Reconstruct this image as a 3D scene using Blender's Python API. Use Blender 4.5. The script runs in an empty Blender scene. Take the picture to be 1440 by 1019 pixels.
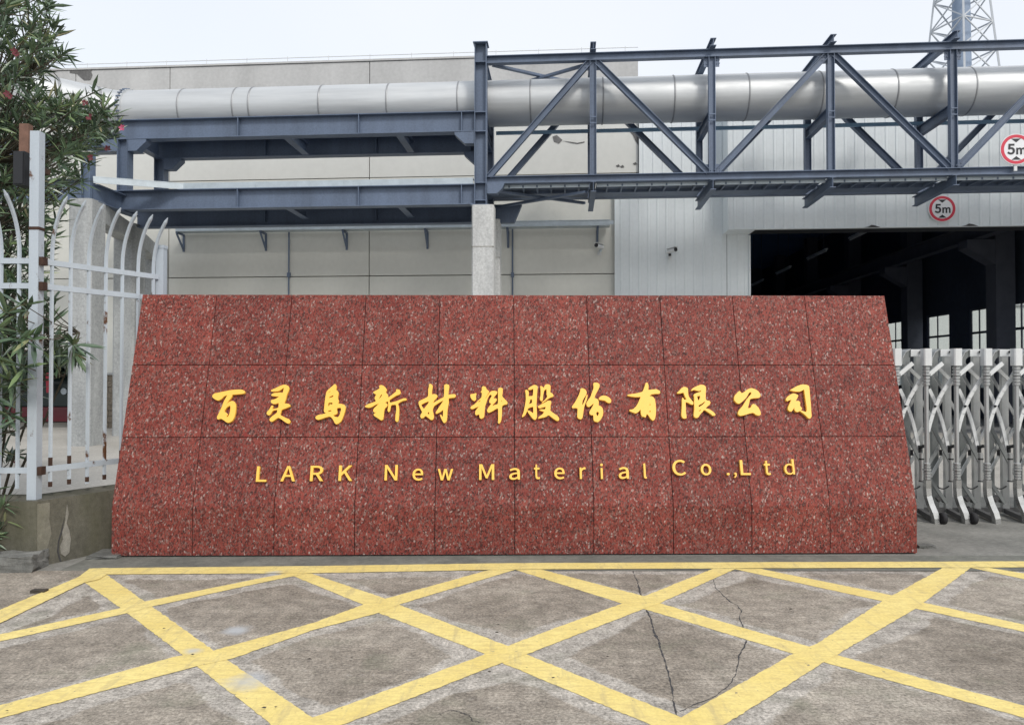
import bpy, math, random
import numpy as np
from mathutils import Vector, Matrix

R = math.radians
random.seed(7)
rng = np.random.default_rng(7)
sc = bpy.context.scene
col = sc.collection

# ------------------------------------------------------------------ camera, world, sun, exposure
CAM_H, PITCH, F = 1.5, math.atan(15.5 / 1050), 1050.0
cam = bpy.data.cameras.new('camera')
cam.sensor_width = 36.0
cam.lens = 36.0 * F / 1440.0
cam.clip_start, cam.clip_end = 0.05, 2000
camo = bpy.data.objects.new('camera', cam)
col.objects.link(camo)
camo.location = (0, 0, CAM_H)
camo.rotation_euler = (math.pi / 2 + PITCH, 0, 0)
sc.camera = camo

SUN_EL, SUN_AZ = R(42), R(152)          # azimuth clockwise from +Y: behind and right of the camera
w = bpy.data.worlds.new('World')
sc.world = w
w.use_nodes = True
nt = w.node_tree
nt.nodes.clear()
sky = nt.nodes.new('ShaderNodeTexSky')
sky.sky_type = 'NISHITA'
sky.sun_disc = False
sky.sun_elevation, sky.sun_rotation = SUN_EL, SUN_AZ
sky.dust_density, sky.air_density = 3.0, 1.0
bg1 = nt.nodes.new('ShaderNodeBackground')
bg1.inputs['Strength'].default_value = 0.05
nt.links.new(sky.outputs[0], bg1.inputs['Color'])
tc = nt.nodes.new('ShaderNodeTexCoord')
cl = nt.nodes.new('ShaderNodeTexNoise')
cl.inputs['Scale'].default_value = 1.6
cl.inputs['Detail'].default_value = 3.0
nt.links.new(tc.outputs['Generated'], cl.inputs['Vector'])
cr = nt.nodes.new('ShaderNodeValToRGB')
cr.color_ramp.elements[0].position, cr.color_ramp.elements[1].position = 0.3, 0.7
cr.color_ramp.elements[0].color = (0.86, 0.90, 0.95, 1)
cr.color_ramp.elements[1].color = (0.98, 0.99, 1.0, 1)
nt.links.new(cl.outputs['Fac'], cr.inputs['Fac'])
bg2 = nt.nodes.new('ShaderNodeBackground')       # the even overcast deck
bg2.inputs['Strength'].default_value = 0.86
nt.links.new(cr.outputs['Color'], bg2.inputs['Color'])
add = nt.nodes.new('ShaderNodeAddShader')
nt.links.new(bg1.outputs[0], add.inputs[0])
nt.links.new(bg2.outputs[0], add.inputs[1])
wo = nt.nodes.new('ShaderNodeOutputWorld')
nt.links.new(add.outputs[0], wo.inputs['Surface'])

sun = bpy.data.lights.new('sun', 'SUN')
sun.energy, sun.angle, sun.color = 1.8, R(11), (1.0, 0.96, 0.9)
suno = bpy.data.objects.new('sun', sun)
col.objects.link(suno)
sd = Vector((math.sin(SUN_AZ) * math.cos(SUN_EL), math.cos(SUN_AZ) * math.cos(SUN_EL), math.sin(SUN_EL)))
suno.rotation_euler = sd.to_track_quat('Z', 'Y').to_euler()
suno.location = (8, -12, 20)

sc.view_settings.view_transform = 'Standard'
sc.view_settings.look = 'None'
sc.view_settings.exposure = 0.0
sc.view_settings.gamma = 1.0
sc.view_settings.use_curve_mapping = False
sc.render.engine = 'CYCLES'
sc.cycles.max_bounces = 8

# ------------------------------------------------------------------ survey: photo bearings to places
cp, sp = math.cos(PITCH), math.sin(PITCH)
def ray(px, py):
    a, b = (px - 720) / F, (509.5 - py) / F
    return Vector((a, cp - b * sp, sp + b * cp))
TH = R(4.09)                                  # the works stand turned a little to the road
U = Vector((math.cos(TH), -math.sin(TH), 0))
N = Vector((math.sin(TH), math.cos(TH), 0))
C0 = Vector((0, 0, CAM_H))
def gnd(px, py, z=0.0):
    d = ray(px, py)
    return C0 + d * ((z - CAM_H) / d.z)
def fac(px, py, T):                           # place on the facade-parallel plane t = T -> (s, z)
    d = ray(px, py)
    p = C0 + d * (T / d.dot(N))
    return p.dot(U), p.z
def side(px, py, S):                          # place on the plane s = S -> (t, z)
    d = ray(px, py)
    p = C0 + d * (S / d.dot(U))
    return p.dot(N), p.z
def ydep(px, py, Y):
    d = ray(px, py)
    return C0 + d * (Y / d.y)
def fs(px, T, py=400): return fac(px, py, T)[0]
def fz(px, py, T): return fac(px, py, T)[1]
def W(s, t, z=0.0):
    p = U * s + N * t
    return Vector((p.x, p.y, z))

# ------------------------------------------------------------------ mesh helpers
class MB:
    def __init__(self): self.v, self.f, self.sm = [], [], []
    def add(self, vs, fs_, smooth=False):
        o = len(self.v)
        self.v += [tuple(p) for p in vs]
        self.f += [tuple(i + o for i in f) for f in fs_]
        self.sm += [smooth] * len(fs_)
    def box(self, x0, x1, y0, y1, z0, z1):
        self.add([(x0, y0, z0), (x1, y0, z0), (x1, y1, z0), (x0, y1, z0), (x0, y0, z1), (x1, y0, z1), (x1, y1, z1), (x0, y1, z1)],
                 [(0, 3, 2, 1), (4, 5, 6, 7), (0, 1, 5, 4), (1, 2, 6, 5), (2, 3, 7, 6), (3, 0, 4, 7)])
        return self
    def bar(self, a, b, w_, h, up=(0, 0, 1), off=0.0):
        a, b = Vector(a), Vector(b)
        d = (b - a).normalized()
        r = d.cross(Vector(up))
        if r.length < 1e-5: r = d.cross(Vector((0, 1, 0)))
        r.normalize()
        u = r.cross(d).normalized()
        vs = []
        for p in (a, b):
            for i, j in ((-1, -1), (1, -1), (1, 1), (-1, 1)):
                vs.append(p + r * (w_ / 2 * i) + u * (h / 2 * j + off))
        self.add(vs, [(0, 1, 2, 3), (7, 6, 5, 4), (0, 4, 5, 1), (1, 5, 6, 2), (2, 6, 7, 3), (3, 7, 4, 0)])
        return self
    def ibeam(self, a, b, h, w_, tf=0.014, tw=0.01, up=(0, 0, 1)):
        a, b = Vector(a), Vector(b)
        self.bar(a, b, w_, tf, up, h / 2 - tf / 2)
        self.bar(a, b, w_, tf, up, -h / 2 + tf / 2)
        e = (b - a).normalized() * 0.001
        self.bar(a + e, b - e, tw, h - 2 * tf + 0.002, up)
        return self
    def tube(self, pts, r, n=10, caps=True, smooth=True):
        pts = [Vector(p) for p in pts]
        m = len(pts)
        rr = r if isinstance(r, (list, tuple)) else [r] * m
        t0 = (pts[1] - pts[0]).normalized()
        ref = Vector((0, 0, 1)) if abs(t0.z) < 0.9 else Vector((0, 1, 0))
        x = t0.cross(ref).normalized()
        vs = []
        for i, p in enumerate(pts):
            t = (pts[min(i + 1, m - 1)] - pts[max(i - 1, 0)]).normalized()
            x = (x - t * x.dot(t)).normalized()
            y = t.cross(x)
            for k in range(n):
                a = 2 * math.pi * k / n
                vs.append(p + (x * math.cos(a) + y * math.sin(a)) * rr[i])
        fc = []
        for i in range(m - 1):
            for k in range(n):
                k2 = (k + 1) % n
                fc.append((i * n + k, i * n + k2, (i + 1) * n + k2, (i + 1) * n + k))
        self.add(vs, fc, smooth)
        if caps:
            self.add(vs[:n], [tuple(range(n))[::-1]])
            self.add(vs[-n:], [tuple(range(n))])
        return self
    def sheet(self, poly):
        self.add(poly, [tuple(range(len(poly)))])
        return self
    def prism(self, poly, d):                 # polygon of points, swept by vector d
        n = len(poly)
        d = Vector(d)
        a = [Vector(p) for p in poly]
        vs = a + [p + d for p in a]
        self.add(vs, [tuple(range(n))[::-1], tuple(range(n, 2 * n))] + [(i, (i + 1) % n, n + (i + 1) % n, n + i) for i in range(n)])
        return self

ORG = {}
def finish(name, mb, mat, org=(0, 0, 0)):
    me = bpy.data.meshes.new(name)
    o = Vector(org)
    me.from_pydata([Vector(p) - o for p in mb.v], [], mb.f)
    me.polygons.foreach_set('use_smooth', mb.sm)
    me.materials.append(mat)
    me.update()
    import bmesh
    bm = bmesh.new()
    bm.from_mesh(me)
    bmesh.ops.recalc_face_normals(bm, faces=bm.faces)
    bm.to_mesh(me)
    bm.free()
    return me
def link(name, me, parent=None, loc=None, rot=None):
    o = bpy.data.objects.new(name, me)
    col.objects.link(o)
    if parent is not None: o.parent = parent
    if loc is not None: o.location = loc
    if rot is not None: o.rotation_euler = rot
    return o
def thing(name, label, cat, org=(0, 0, 0), facility=False, group=None):
    o = bpy.data.objects.new(name, None)
    col.objects.link(o)
    o.empty_display_size = 0.2
    if facility:
        o.location = W(*org)
        o.rotation_euler = (0, 0, -TH)
    else:
        o.location = org
    o['label'], o['category'] = label, cat
    if group: o['group'] = group
    ORG[o.name] = org
    return o
def org_of(p):
    while p is not None:
        if p.name in ORG: return ORG[p.name]
        p = p.parent
    return (0, 0, 0)
def part(name, mb, mat, parent, label=None):
    o = link(name, finish(name, mb, mat, org_of(parent)), parent)
    if label: o['label'] = label
    return o
def struct(name, mb, mat, kind='structure'):
    o = link(name, finish(name, mb, mat))
    o['kind'] = kind
    return o

# ------------------------------------------------------------------ materials
class NT:
    def __init__(self, name):
        self.m = bpy.data.materials.new(name)
        self.m.use_nodes = True
        self.t = self.m.node_tree
        self.p = self.t.nodes['Principled BSDF']
    def n(self, ty, **kw):
        x = self.t.nodes.new('ShaderNode' + ty)
        for k, v in kw.items():
            if k in x.inputs: x.inputs[k].default_value = v
            else: setattr(x, k, v)
        return x
    def l(self, a, b): self.t.links.new(a, b)
    def coord(self, scale=(1, 1, 1), kind='Object'):
        c = self.n('TexCoord')
        m = self.n('Mapping')
        m.inputs['Scale'].default_value = scale
        self.l(c.outputs[kind], m.inputs['Vector'])
        return m.outputs[0]
    def wpos(self, scale=(1, 1, 1)):
        c = self.n('NewGeometry')
        m = self.n('Mapping')
        m.inputs['Scale'].default_value = scale
        self.l(c.outputs['Position'], m.inputs['Vector'])
        return m.outputs[0]
    def noise(self, vec, scale, detail=4, rough=0.55):
        x = self.n('TexNoise')
        x.inputs['Scale'].default_value = scale
        x.inputs['Detail'].default_value = detail
        x.inputs['Roughness'].default_value = rough
        self.l(vec, x.inputs['Vector'])
        return x.outputs['Fac']
    def ramp(self, fac, stops):
        r = self.n('ValToRGB')
        while len(r.color_ramp.elements) < len(stops): r.color_ramp.elements.new(0.5)
        for e, (p, c) in zip(r.color_ramp.elements, stops):
            e.position = p
            e.color = (c[0], c[1], c[2], 1) if isinstance(c, (tuple, list)) else (c, c, c, 1)
        self.l(fac, r.inputs['Fac'])
        return r.outputs['Color']
    def mix(self, fac, a, b, mode='MIX'):
        m = self.n('MixRGB')
        m.blend_type = mode
        for s, v in ((0, fac), (1, a), (2, b)):
            if isinstance(v, (int, float)): m.inputs[s].default_value = v if s == 0 else (v, v, v, 1)
            elif isinstance(v, (tuple, list)): m.inputs[s].default_value = (*v[:3], 1)
            else: self.l(v, m.inputs[s])
        return m.outputs[0]
    def bump(self, h, strength=0.3, dist=0.01):
        b = self.n('Bump')
        b.inputs['Strength'].default_value = strength
        b.inputs['Distance'].default_value = dist
        self.l(h, b.inputs['Height'])
        self.l(b.outputs[0], self.p.inputs['Normal'])
    def done(self, c, rough=0.6, metal=0.0, spec=0.5):
        if isinstance(c, (tuple, list)): self.p.inputs['Base Color'].default_value = (*c[:3], 1)
        else: self.l(c, self.p.inputs['Base Color'])
        if isinstance(rough, (int, float)): self.p.inputs['Roughness'].default_value = rough
        else: self.l(rough, self.p.inputs['Roughness'])
        self.p.inputs['Metallic'].default_value = metal
        self.p.inputs['Specular IOR Level'].default_value = spec
        return self.m

def paint(name, c, rough=0.5, var=0.12, scale=3.0, metal=0.0, streak=False, rust=0.0, spec=0.5):
    k = NT(name)
    v = k.wpos((1, 1, 0.12) if streak else (1, 1, 1))
    n1 = k.noise(v, scale, 6, 0.6)
    n2 = k.noise(k.wpos(), scale * 14, 3)
    g = k.mix(0.35, k.ramp(n1, [(0.3, 1 - var), (0.7, 1 + var * 0.5)]), k.ramp(n2, [(0.3, 1 - var), (0.7, 1 + var * 0.5)]))
    c_ = k.mix(1.0, c, g, 'MULTIPLY')
    if rust:
        rn = k.noise(k.wpos((1, 1, 0.6)), 5.5, 7, 0.7)
        f = k.ramp(rn, [(1 - rust - 0.03, 0), (1 - rust + 0.02, 1)])
        c_ = k.mix(f, c_, (0.10, 0.045, 0.02))
    k.bump(n2, 0.08, 0.004)
    return k.done(c_, rough, metal, spec)

def cement_smear(k, c):
    tot = None
    for px, py, r_ in ((335, 885, 0.20), (385, 806, 0.16), (345, 960, 0.26), (270, 915, 0.13)):
        g_ = gnd(px, py)
        geo = k.n('NewGeometry')
        d = k.n('VectorMath', operation='DISTANCE')
        k.l(geo.outputs['Position'], d.inputs[0]); d.inputs[1].default_value = (g_.x, g_.y, 0)
        m_ = k.n('Math', operation='DIVIDE'); k.l(d.outputs['Value'], m_.inputs[0]); m_.inputs[1].default_value = r_
        a_ = k.n('Math', operation='ADD'); k.l(m_.outputs[0], a_.inputs[0]); k.l(k.noise(k.wpos(), 5, 5, 0.6), a_.inputs[1])
        f = k.ramp(a_.outputs[0], [(0.60, 0.75), (1.15, 0.0)])
        c = k.mix(f, c, (0.46, 0.485, 0.51))
    return c
def concrete(name, dark, light, scale=1.5, streak=True, bump=0.25, moss=None):
    k = NT(name)
    v = k.wpos((1, 1, 0.25) if streak else (1, 1, 1))
    a = k.noise(v, scale, 8, 0.65)
    b = k.noise(k.wpos(), 22, 6, 0.6)
    c = k.noise(k.wpos(), 140, 2)
    base = k.ramp(a, [(0.28, dark), (0.72, light)])
    base = k.mix(0.55, base, k.mix(1.0, base, k.ramp(b, [(0.3, 0.62), (0.7, 1.25)]), 'MULTIPLY'))
    base = k.mix(0.3, base, k.mix(1.0, base, k.ramp(c, [(0.35, 0.5), (0.65, 1.3)]), 'MULTIPLY'))
    if moss:
        mm = k.noise(k.wpos((1, 1, 0.5)), 2.3, 6, 0.6)
        base = k.mix(k.ramp(mm, [(0.45, 0), (0.7, 0.75)]), base, moss)
    k.bump(b, bump, 0.01)
    return k.done(base, 0.9, 0, 0.25)

M = {}
M['steel'] = paint('blue_grey_steel_paint', (0.110, 0.148, 0.220), 0.5, 0.36, 2.0, streak=True)
M['steel_light'] = paint('pale_blue_rail_paint', (0.22, 0.36, 0.50), 0.5)
M['galv'] = paint('galvanised_sheet', (0.44, 0.50, 0.54), 0.42, 0.2, 5.0, metal=0.35)
M['wall'] = paint('cream_painted_panel', (0.62, 0.63, 0.605), 0.75, 0.09, 0.45, streak=True, spec=0.2)
M['wall_low'] = paint('beige_painted_panel', (0.60, 0.605, 0.565), 0.75, 0.10, 0.6, streak=True, spec=0.2)
M['parapet'] = paint('weathered_grey_panel', (0.47, 0.475, 0.475), 0.8, 0.22, 0.9, streak=True, spec=0.2)
M['stainwall'] = concrete('dark_weather_stain', (0.10, 0.10, 0.10), (0.20, 0.20, 0.20), 2.0, True, 0.12)
M['column'] = concrete('cast_concrete_column', (0.42, 0.43, 0.43), (0.62, 0.63, 0.62), 2.5, True, 0.35)
M['pillar'] = concrete('stained_concrete_pillar', (0.25, 0.265, 0.27), (0.46, 0.475, 0.475), 2.0, True, 0.3)
M['plinth'] = concrete('damp_rendered_plinth', (0.060, 0.058, 0.046), (0.19, 0.18, 0.145), 2.2, True, 0.35, moss=(0.085, 0.085, 0.05))
M['plinth_patch'] = concrete('pale_render_patch', (0.20, 0.19, 0.165), (0.34, 0.33, 0.29), 4, True, 0.5)
M['kerb'] = concrete('broken_kerb_concrete', (0.09, 0.092, 0.086), (0.22, 0.222, 0.21), 5, False, 0.7)
M['clad'] = paint('pale_blue_grey_cladding', (0.665, 0.715, 0.738), 0.45, 0.10, 0.8, streak=True)
M['joint'] = paint('dark_joint', (0.05, 0.05, 0.052), 0.9)
M['white'] = paint('chipped_white_fence_paint', (0.44, 0.495, 0.55), 0.4, 0.12, 4.0, streak=True, rust=0.365)
M['white_clean'] = paint('white_paint', (0.62, 0.64, 0.65), 0.4, 0.06)
M['rust'] = paint('rusty_iron', (0.055, 0.026, 0.016), 0.85, 0.5, 20)
M['black'] = paint('black_plastic', (0.012, 0.013, 0.016), 0.5)
M['alu'] = paint('aluminium_gate_profile', (0.47, 0.485, 0.485), 0.33, 0.16, 6, metal=0.6)
M['chrome'] = paint('polished_steel_foot', (0.50, 0.51, 0.51), 0.24, 0.3, 8, metal=0.85)
M['alu_bright'] = paint('pale_aluminium_casting', (0.66, 0.68, 0.685), 0.4, 0.12, 7, metal=0.15)
M['alu_dark'] = paint('shaded_grey_aluminium', (0.22, 0.235, 0.235), 0.5, 0.2, 5, metal=0.4)  # shade among the rear gate members put into the colour; also the grey visor
M['gate_base'] = paint('dark_gate_base', (0.10, 0.10, 0.10), 0.6, 0.3, 8)
M['rubber'] = paint('black_rubber', (0.018, 0.018, 0.02), 0.8)
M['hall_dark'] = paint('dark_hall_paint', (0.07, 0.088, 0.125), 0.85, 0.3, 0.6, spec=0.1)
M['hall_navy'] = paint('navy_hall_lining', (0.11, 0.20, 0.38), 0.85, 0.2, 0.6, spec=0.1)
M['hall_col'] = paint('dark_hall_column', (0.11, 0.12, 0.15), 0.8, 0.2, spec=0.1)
M['red'] = paint('sign_red', (0.55, 0.028, 0.06), 0.45, 0.06)
M['sign_white'] = paint('sign_white_sheeting', (0.72, 0.73, 0.75), 0.45, 0.04)
M['ink'] = paint('sign_black', (0.015, 0.016, 0.02), 0.5, 0.05)
M['car_red'] = paint('dark_red_paint', (0.14, 0.012, 0.022), 0.35)
M['car_green'] = paint('dark_green_paint', (0.012, 0.028, 0.026), 0.4)
M['stack'] = paint('blue_grey_stack', (0.24, 0.31, 0.42), 0.6, 0.1, 0.5)
M['lattice'] = paint('pale_galvanised_lattice', (0.50, 0.53, 0.56), 0.6)
M['stem'] = paint('oleander_bark', (0.10, 0.085, 0.06), 0.85, 0.4, 15)
M['stone'] = paint('dark_stone', (0.06, 0.05, 0.04), 0.9, 0.4, 20)

k = NT('aluminium_pipe_jacket')
v = k.wpos((0.35, 1.0, 5.0))
a = k.noise(v, 1.4, 5)
c_ = k.ramp(a, [(0.3, (0.46, 0.478, 0.49)), (0.7, (0.58, 0.60, 0.61))])
rg = k.ramp(k.noise(k.wpos((0.6, 1, 2)), 3, 4), [(0.3, 0.48), (0.7, 0.62)])
k.bump(k.noise(k.wpos((1, 1, 1)), 1.8, 3), 0.12, 0.05)
M['pipe'] = k.done(c_, rg, 0.5)
M['band'] = paint('dull_joint_band', (0.30, 0.31, 0.32), 0.5, 0.2, 6, metal=0.5)

k = NT('gold_lettering')
k.p.inputs['Coat Weight'].default_value = 0.15
M['gold'] = k.done((0.90, 0.525, 0.078), 0.42, 0, 0.5)

k = NT('red_granite')
v1 = k.wpos((1.3, 1.0, 0.75))
def grain(scale, stops, ch):
    vo = k.n('TexVoronoi'); vo.inputs['Scale'].default_value = scale
    mv = k.n('MixRGB'); mv.inputs[0].default_value = 0.02
    k.l(v1, mv.inputs[1]); k.l(k.noise(v1, scale * 0.6, 3), mv.inputs[2])
    k.l(mv.outputs[0], vo.inputs['Vector'])
    sp_ = k.n('SeparateColor'); k.l(vo.outputs['Color'], sp_.inputs[0])
    return k.ramp(sp_.outputs[ch], stops)
RED = [(0.0, (0.030, 0.020, 0.019)), (0.19, (0.060, 0.034, 0.031)), (0.23, (0.16, 0.036, 0.029)), (0.50, (0.245, 0.055, 0.045)),
       (0.78, (0.315, 0.084, 0.066)), (0.83, (0.17, 0.098, 0.085)), (0.95, (0.25, 0.165, 0.145)), (1.0, (0.52, 0.45, 0.41))]
g1 = grain(82, RED, 0); g2 = grain(140, RED, 1); g3 = grain(230, RED, 2)
g = k.mix(0.36, g1, k.mix(0.40, g2, g3))
big = k.noise(k.wpos(), 7, 5)
g = k.mix(1.0, g, k.ramp(big, [(0.3, (0.76, 0.71, 0.72)), (0.7, (1.02, 1.02, 1.0))]), 'MULTIPLY')
g = k.mix(1.0, g, k.ramp(k.n('ObjectInfo').outputs['Random'], [(0.0, (0.90, 0.90, 0.91)), (1.0, (1.09, 1.07, 1.06))]), 'MULTIPLY')
spv = k.n('TexVoronoi'); spv.inputs['Scale'].default_value = 3.1
k.l(k.wpos((1, 0.3, 1)), spv.inputs['Vector'])
g = k.mix(k.ramp(spv.outputs['Distance'], [(0.055, 0.6), (0.075, 0.0)]), g, (0.20, 0.030, 0.028))
M['granite'] = k.done(g, 0.5, 0, 0.07)

def leaf_mat(name, per):
    k = NT(name)
    if per == 'object':
        r_ = k.n('ObjectInfo').outputs['Random']
    else:
        r_ = k.n('NewGeometry').outputs['Random Per Island']
    c = k.ramp(r_, [(0.0, (0.050, 0.082, 0.054)), (0.40, (0.088, 0.142, 0.082)), (0.78, (0.135, 0.205, 0.110)), (0.92, (0.18, 0.25, 0.11)), (1.0, (0.30, 0.28, 0.16))])
    k.p.inputs['Transmission Weight'].default_value = 0.0
    return k.done(c, 0.28, 0, 0.8)
M['leaf'] = leaf_mat('oleander_leaf', 'object')
M['foliage'] = leaf_mat('oleander_foliage', 'island')
M['pink'] = paint('pink_petal', (0.50, 0.10, 0.20), 0.6)
M['brownflower'] = paint('withered_flower', (0.14, 0.03, 0.04), 0.8)

k = NT('window_glass')
tr = k.n('BsdfTransparent'); gl = k.n('BsdfGlossy', Roughness=0.03)
mx = k.n('MixShader'); mx.inputs[0].default_value = 0.12
tr.inputs[0].default_value = (0.93, 0.96, 0.96, 1)
k.l(tr.outputs[0], mx.inputs[1]); k.l(gl.outputs[0], mx.inputs[2])
k.l(mx.outputs[0], k.t.nodes['Material Output'].inputs['Surface'])
M['glass'] = k.m

# ------------------------------------------------------------------ painted lines: edges read on the ground
BANDS = [
 ([(150, 799), (450, 796), (720, 792), (1000, 791), (1440, 789.5), (1650, 789)], [(148, 808), (450, 806), (720, 801), (1000, 799.5), (1440, 798), (1650, 797)]),
 ([(-160, 922), (0, 858), (110, 812), (126, 800), (152, 799)], [(-160, 950), (0, 877), (118, 820), (140, 815), (150, 808)]),
 ([(150, 808), (203, 845), (290, 907), (333, 937), (437, 1007), (520, 1066)], [(118, 818), (170, 855), (253, 918), (367, 1007), (440, 1066)]),
 ([(437, 806), (541, 841), (566, 852), (714, 908), (743, 921), (960, 1009), (1100, 1064)], [(403, 806), (440, 821), (516, 852), (536, 863), (682, 919), (709, 933), (848, 991), (906, 1015), (1030, 1066)]),
 ([(761, 800.5), (906, 838), (928, 848), (1050, 884), (1136, 908), (1177, 921), (1440, 992), (1560, 1024)], [(725, 801), (875, 848.5), (911, 857.5), (1116, 919), (1159, 931), (1440, 1009), (1560, 1042)]),
 ([(1069, 799.5), (1256, 837), (1303, 848), (1440, 878), (1600, 913)], [(1031, 799.5), (1245, 846), (1290, 856), (1440, 888), (1600, 924)]),
 ([(1391, 798), (1440, 806), (1600, 832)], [(1365, 798), (1440, 814), (1600, 843)]),
 ([(-160, 927), (0, 892), (170, 855), (203, 846), (366, 813), (425, 802)], [(-160, 938), (0, 902), (180, 862), (213, 853), (360, 821), (447, 803)]),
 ([(-160, 1036), (0, 992), (247, 923), (300, 915), (440, 876), (512, 850), (545, 841), (689, 801)], [(-160, 1054), (0, 1010), (277, 937), (330, 925), (440, 886), (536, 861), (566, 848.5), (725, 801)]),
 ([(310, 1066), (440, 1009), (680, 921), (714, 908), (875, 848.5), (900, 840.6), (1003, 799.5)], [(370, 1066), (483, 1019), (707, 931.5), (743, 919), (902, 857.5), (928, 848), (1035, 799.5)]),
 ([(860, 1064), (960, 1007.5), (1116, 919), (1147.5, 906), (1243, 844), (1325.6, 798.5)], [(935, 1066), (1020, 1019), (1159, 931), (1288, 855.6), (1365, 798.5)]),
]
def polyline_at(pts, n):
    p = np.array([[q.x, q.y] for q in pts])
    d = np.r_[0, np.cumsum(np.linalg.norm(np.diff(p, axis=0), axis=1))]
    t = np.linspace(0, d[-1], n)
    return np.c_[np.interp(t, d, p[:, 0]), np.interp(t, d, p[:, 1])]
segs = []
k = NT('worn_yellow_road_paint')
a = k.noise(k.wpos(), 2.2, 7, 0.65); b = k.noise(k.wpos(), 60, 4, 0.6); d_ = k.noise(k.wpos((1, 3.5, 1)), 9, 6, 0.7)
c_ = k.ramp(a, [(0.3, (0.76, 0.60, 0.20)), (0.7, (0.86, 0.72, 0.29))])
c_ = k.mix(1.0, c_, k.ramp(b, [(0.3, 0.86), (0.7, 1.06)]), 'MULTIPLY')
c_ = k.mix(k.ramp(d_, [(0.45, 0), (0.66, 0.75)]), c_, (0.60, 0.47, 0.19))
sc_ = k.noise(k.wpos((6, 0.9, 1)), 2.2, 6, 0.7)
c_ = k.mix(k.ramp(sc_, [(0.54, 0), (0.68, 0.5)]), c_, (0.42, 0.35, 0.20))
chip = k.noise(k.wpos(), 26, 7, 0.75)
c_ = k.mix(k.ramp(chip, [(0.625, 0), (0.66, 0.85)]), c_, (0.22, 0.19, 0.15))
c_ = cement_smear(k, c_)
k.bump(b, 0.15, 0.004)
M['yellow'] = k.done(c_, 0.75, 0, 0.3)
ZL = {0: 0.0050, 1: 0.0065}
for i, (e1, e2) in enumerate(BANDS):
    n = 160
    A = polyline_at([gnd(*p) for p in e1], n)
    B = polyline_at([gnd(*p) for p in e2], n)
    ce = (A + B) / 2
    segs.append(ce)
    A += rng.normal(0, 0.002, A.shape); B += rng.normal(0, 0.002, B.shape)   # ragged roller edges
    z = ZL.get(i, 0.0020 if 2 <= i <= 6 else 0.0035)
    vs = [(x, y, z) for x, y in A] + [(x, y, z) for x, y in B]
    mb = MB()
    mb.add(vs, [(j, j + 1, n + j + 1, n + j) for j in range(n - 1)])
    struct('road_marking', mb, M['yellow'])

# ------------------------------------------------------------------ ground sheets
k = NT('old_brushed_concrete')
at = k.n('Attribute'); at.attribute_name = 'worn'
p_ = k.wpos()
n1 = k.noise(p_, 0.9, 9, 0.68); n2 = k.noise(p_, 9, 9, 0.72); n3 = k.noise(p_, 62, 5, 0.8)
ln = k.noise(k.wpos((1.5, 40, 1)), 1.6, 4, 0.6)
dk = k.ramp(n1, [(0.32, (0.200, 0.174, 0.142)), (0.5, (0.290, 0.257, 0.214)), (0.68, (0.400, 0.362, 0.306))])
lt = k.ramp(n2, [(0.3, (0.36, 0.335, 0.298)), (0.7, (0.46, 0.43, 0.385))])
edge = k.n('MixRGB'); edge.blend_type = 'ADD'; edge.inputs[0].default_value = 1.0
nf = k.ramp(k.noise(p_, 1.7, 6, 0.62), [(0.30, 0.0), (0.70, 0.75)])
k.l(at.outputs['Fac'], edge.inputs[1]); k.l(nf, edge.inputs[2])
mask = k.ramp(edge.outputs[0], [(0.80, 0), (0.93, 0.85)])
c_ = k.mix(mask, dk, lt)
c_ = k.mix(0.85, c_, k.mix(1.0, c_, k.ramp(n2, [(0.28, 0.50), (0.5, 0.98), (0.70, 1.45)]), 'MULTIPLY'))
c_ = k.mix(0.80, c_, k.mix(1.0, c_, k.ramp(n3, [(0.36, 0.35), (0.64, 1.6)]), 'MULTIPLY'))
c_ = k.mix(0.17, c_, k.mix(1.0, c_, k.ramp(ln, [(0.38, 0.5), (0.6, 1.35)]), 'MULTIPLY'))
fl = k.noise(k.wpos((0.8, 1.5, 1)), 22, 7, 0.78)
c_ = k.mix(k.ramp(fl, [(0.57, 0), (0.68, 0.6)]), c_, (0.50, 0.475, 0.43))
pit_ = k.noise(p_, 42, 4, 0.65)
c_ = k.mix(k.ramp(pit_, [(0.66, 0), (0.71, 0.75)]), c_, (0.06, 0.052, 0.044))
c_ = k.mix(k.ramp(k.noise(p_, 2.1, 6, 0.65), [(0.54, 0), (0.72, 0.45)]), c_, (0.17, 0.185, 0.125))
c_ = k.mix(k.ramp(k.noise(k.wpos((1, 1, 1)), 0.55, 5, 0.6), [(0.56, 0), (0.72, 0.35)]), c_, (0.12, 0.105, 0.09))
c_ = cement_smear(k, c_)
hh = k.mix(0.5, n3, ln)
k.bump(hh, 0.45, 0.007)
M['forecourt'] = k.done(c_, 0.88, 0, 0.25)

YS = 5.71                                        # where the forecourt meets the strip before the sign
xs = np.arange(-9.0, 9.01, 0.03); ys = np.arange(2.2, YS + 0.001, 0.02)
ys[-1] = YS
X, Y = np.meshgrid(xs, ys)
best = np.full(X.shape, 9.0)
for si, ce in enumerate(segs):
    pts = ce[::3]
    for (cx, cy) in pts:
        dd = np.hypot(X - cx - (0.10 if si < 7 else -0.03), (Y - cy + 0.10))
        np.minimum(best, dd, out=best)
lowf = np.sin(X * 1.7 + 1.3) * np.cos(Y * 2.3 + X * .6) * 0.06
worn = np.clip(1.0 - (best - 0.07 + lowf) / 0.16, 0, 1)
me = bpy.data.meshes.new('forecourt')
nx, ny = len(xs), len(ys)
V = np.c_[X.ravel(), Y.ravel(), np.zeros(X.size)]
idx = np.arange(nx * ny).reshape(ny, nx)
Q = np.c_[idx[:-1, :-1].ravel(), idx[:-1, 1:].ravel(), idx[1:, 1:].ravel(), idx[1:, :-1].ravel()]
me.from_pydata(V.tolist(), [], Q.tolist())
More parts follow.
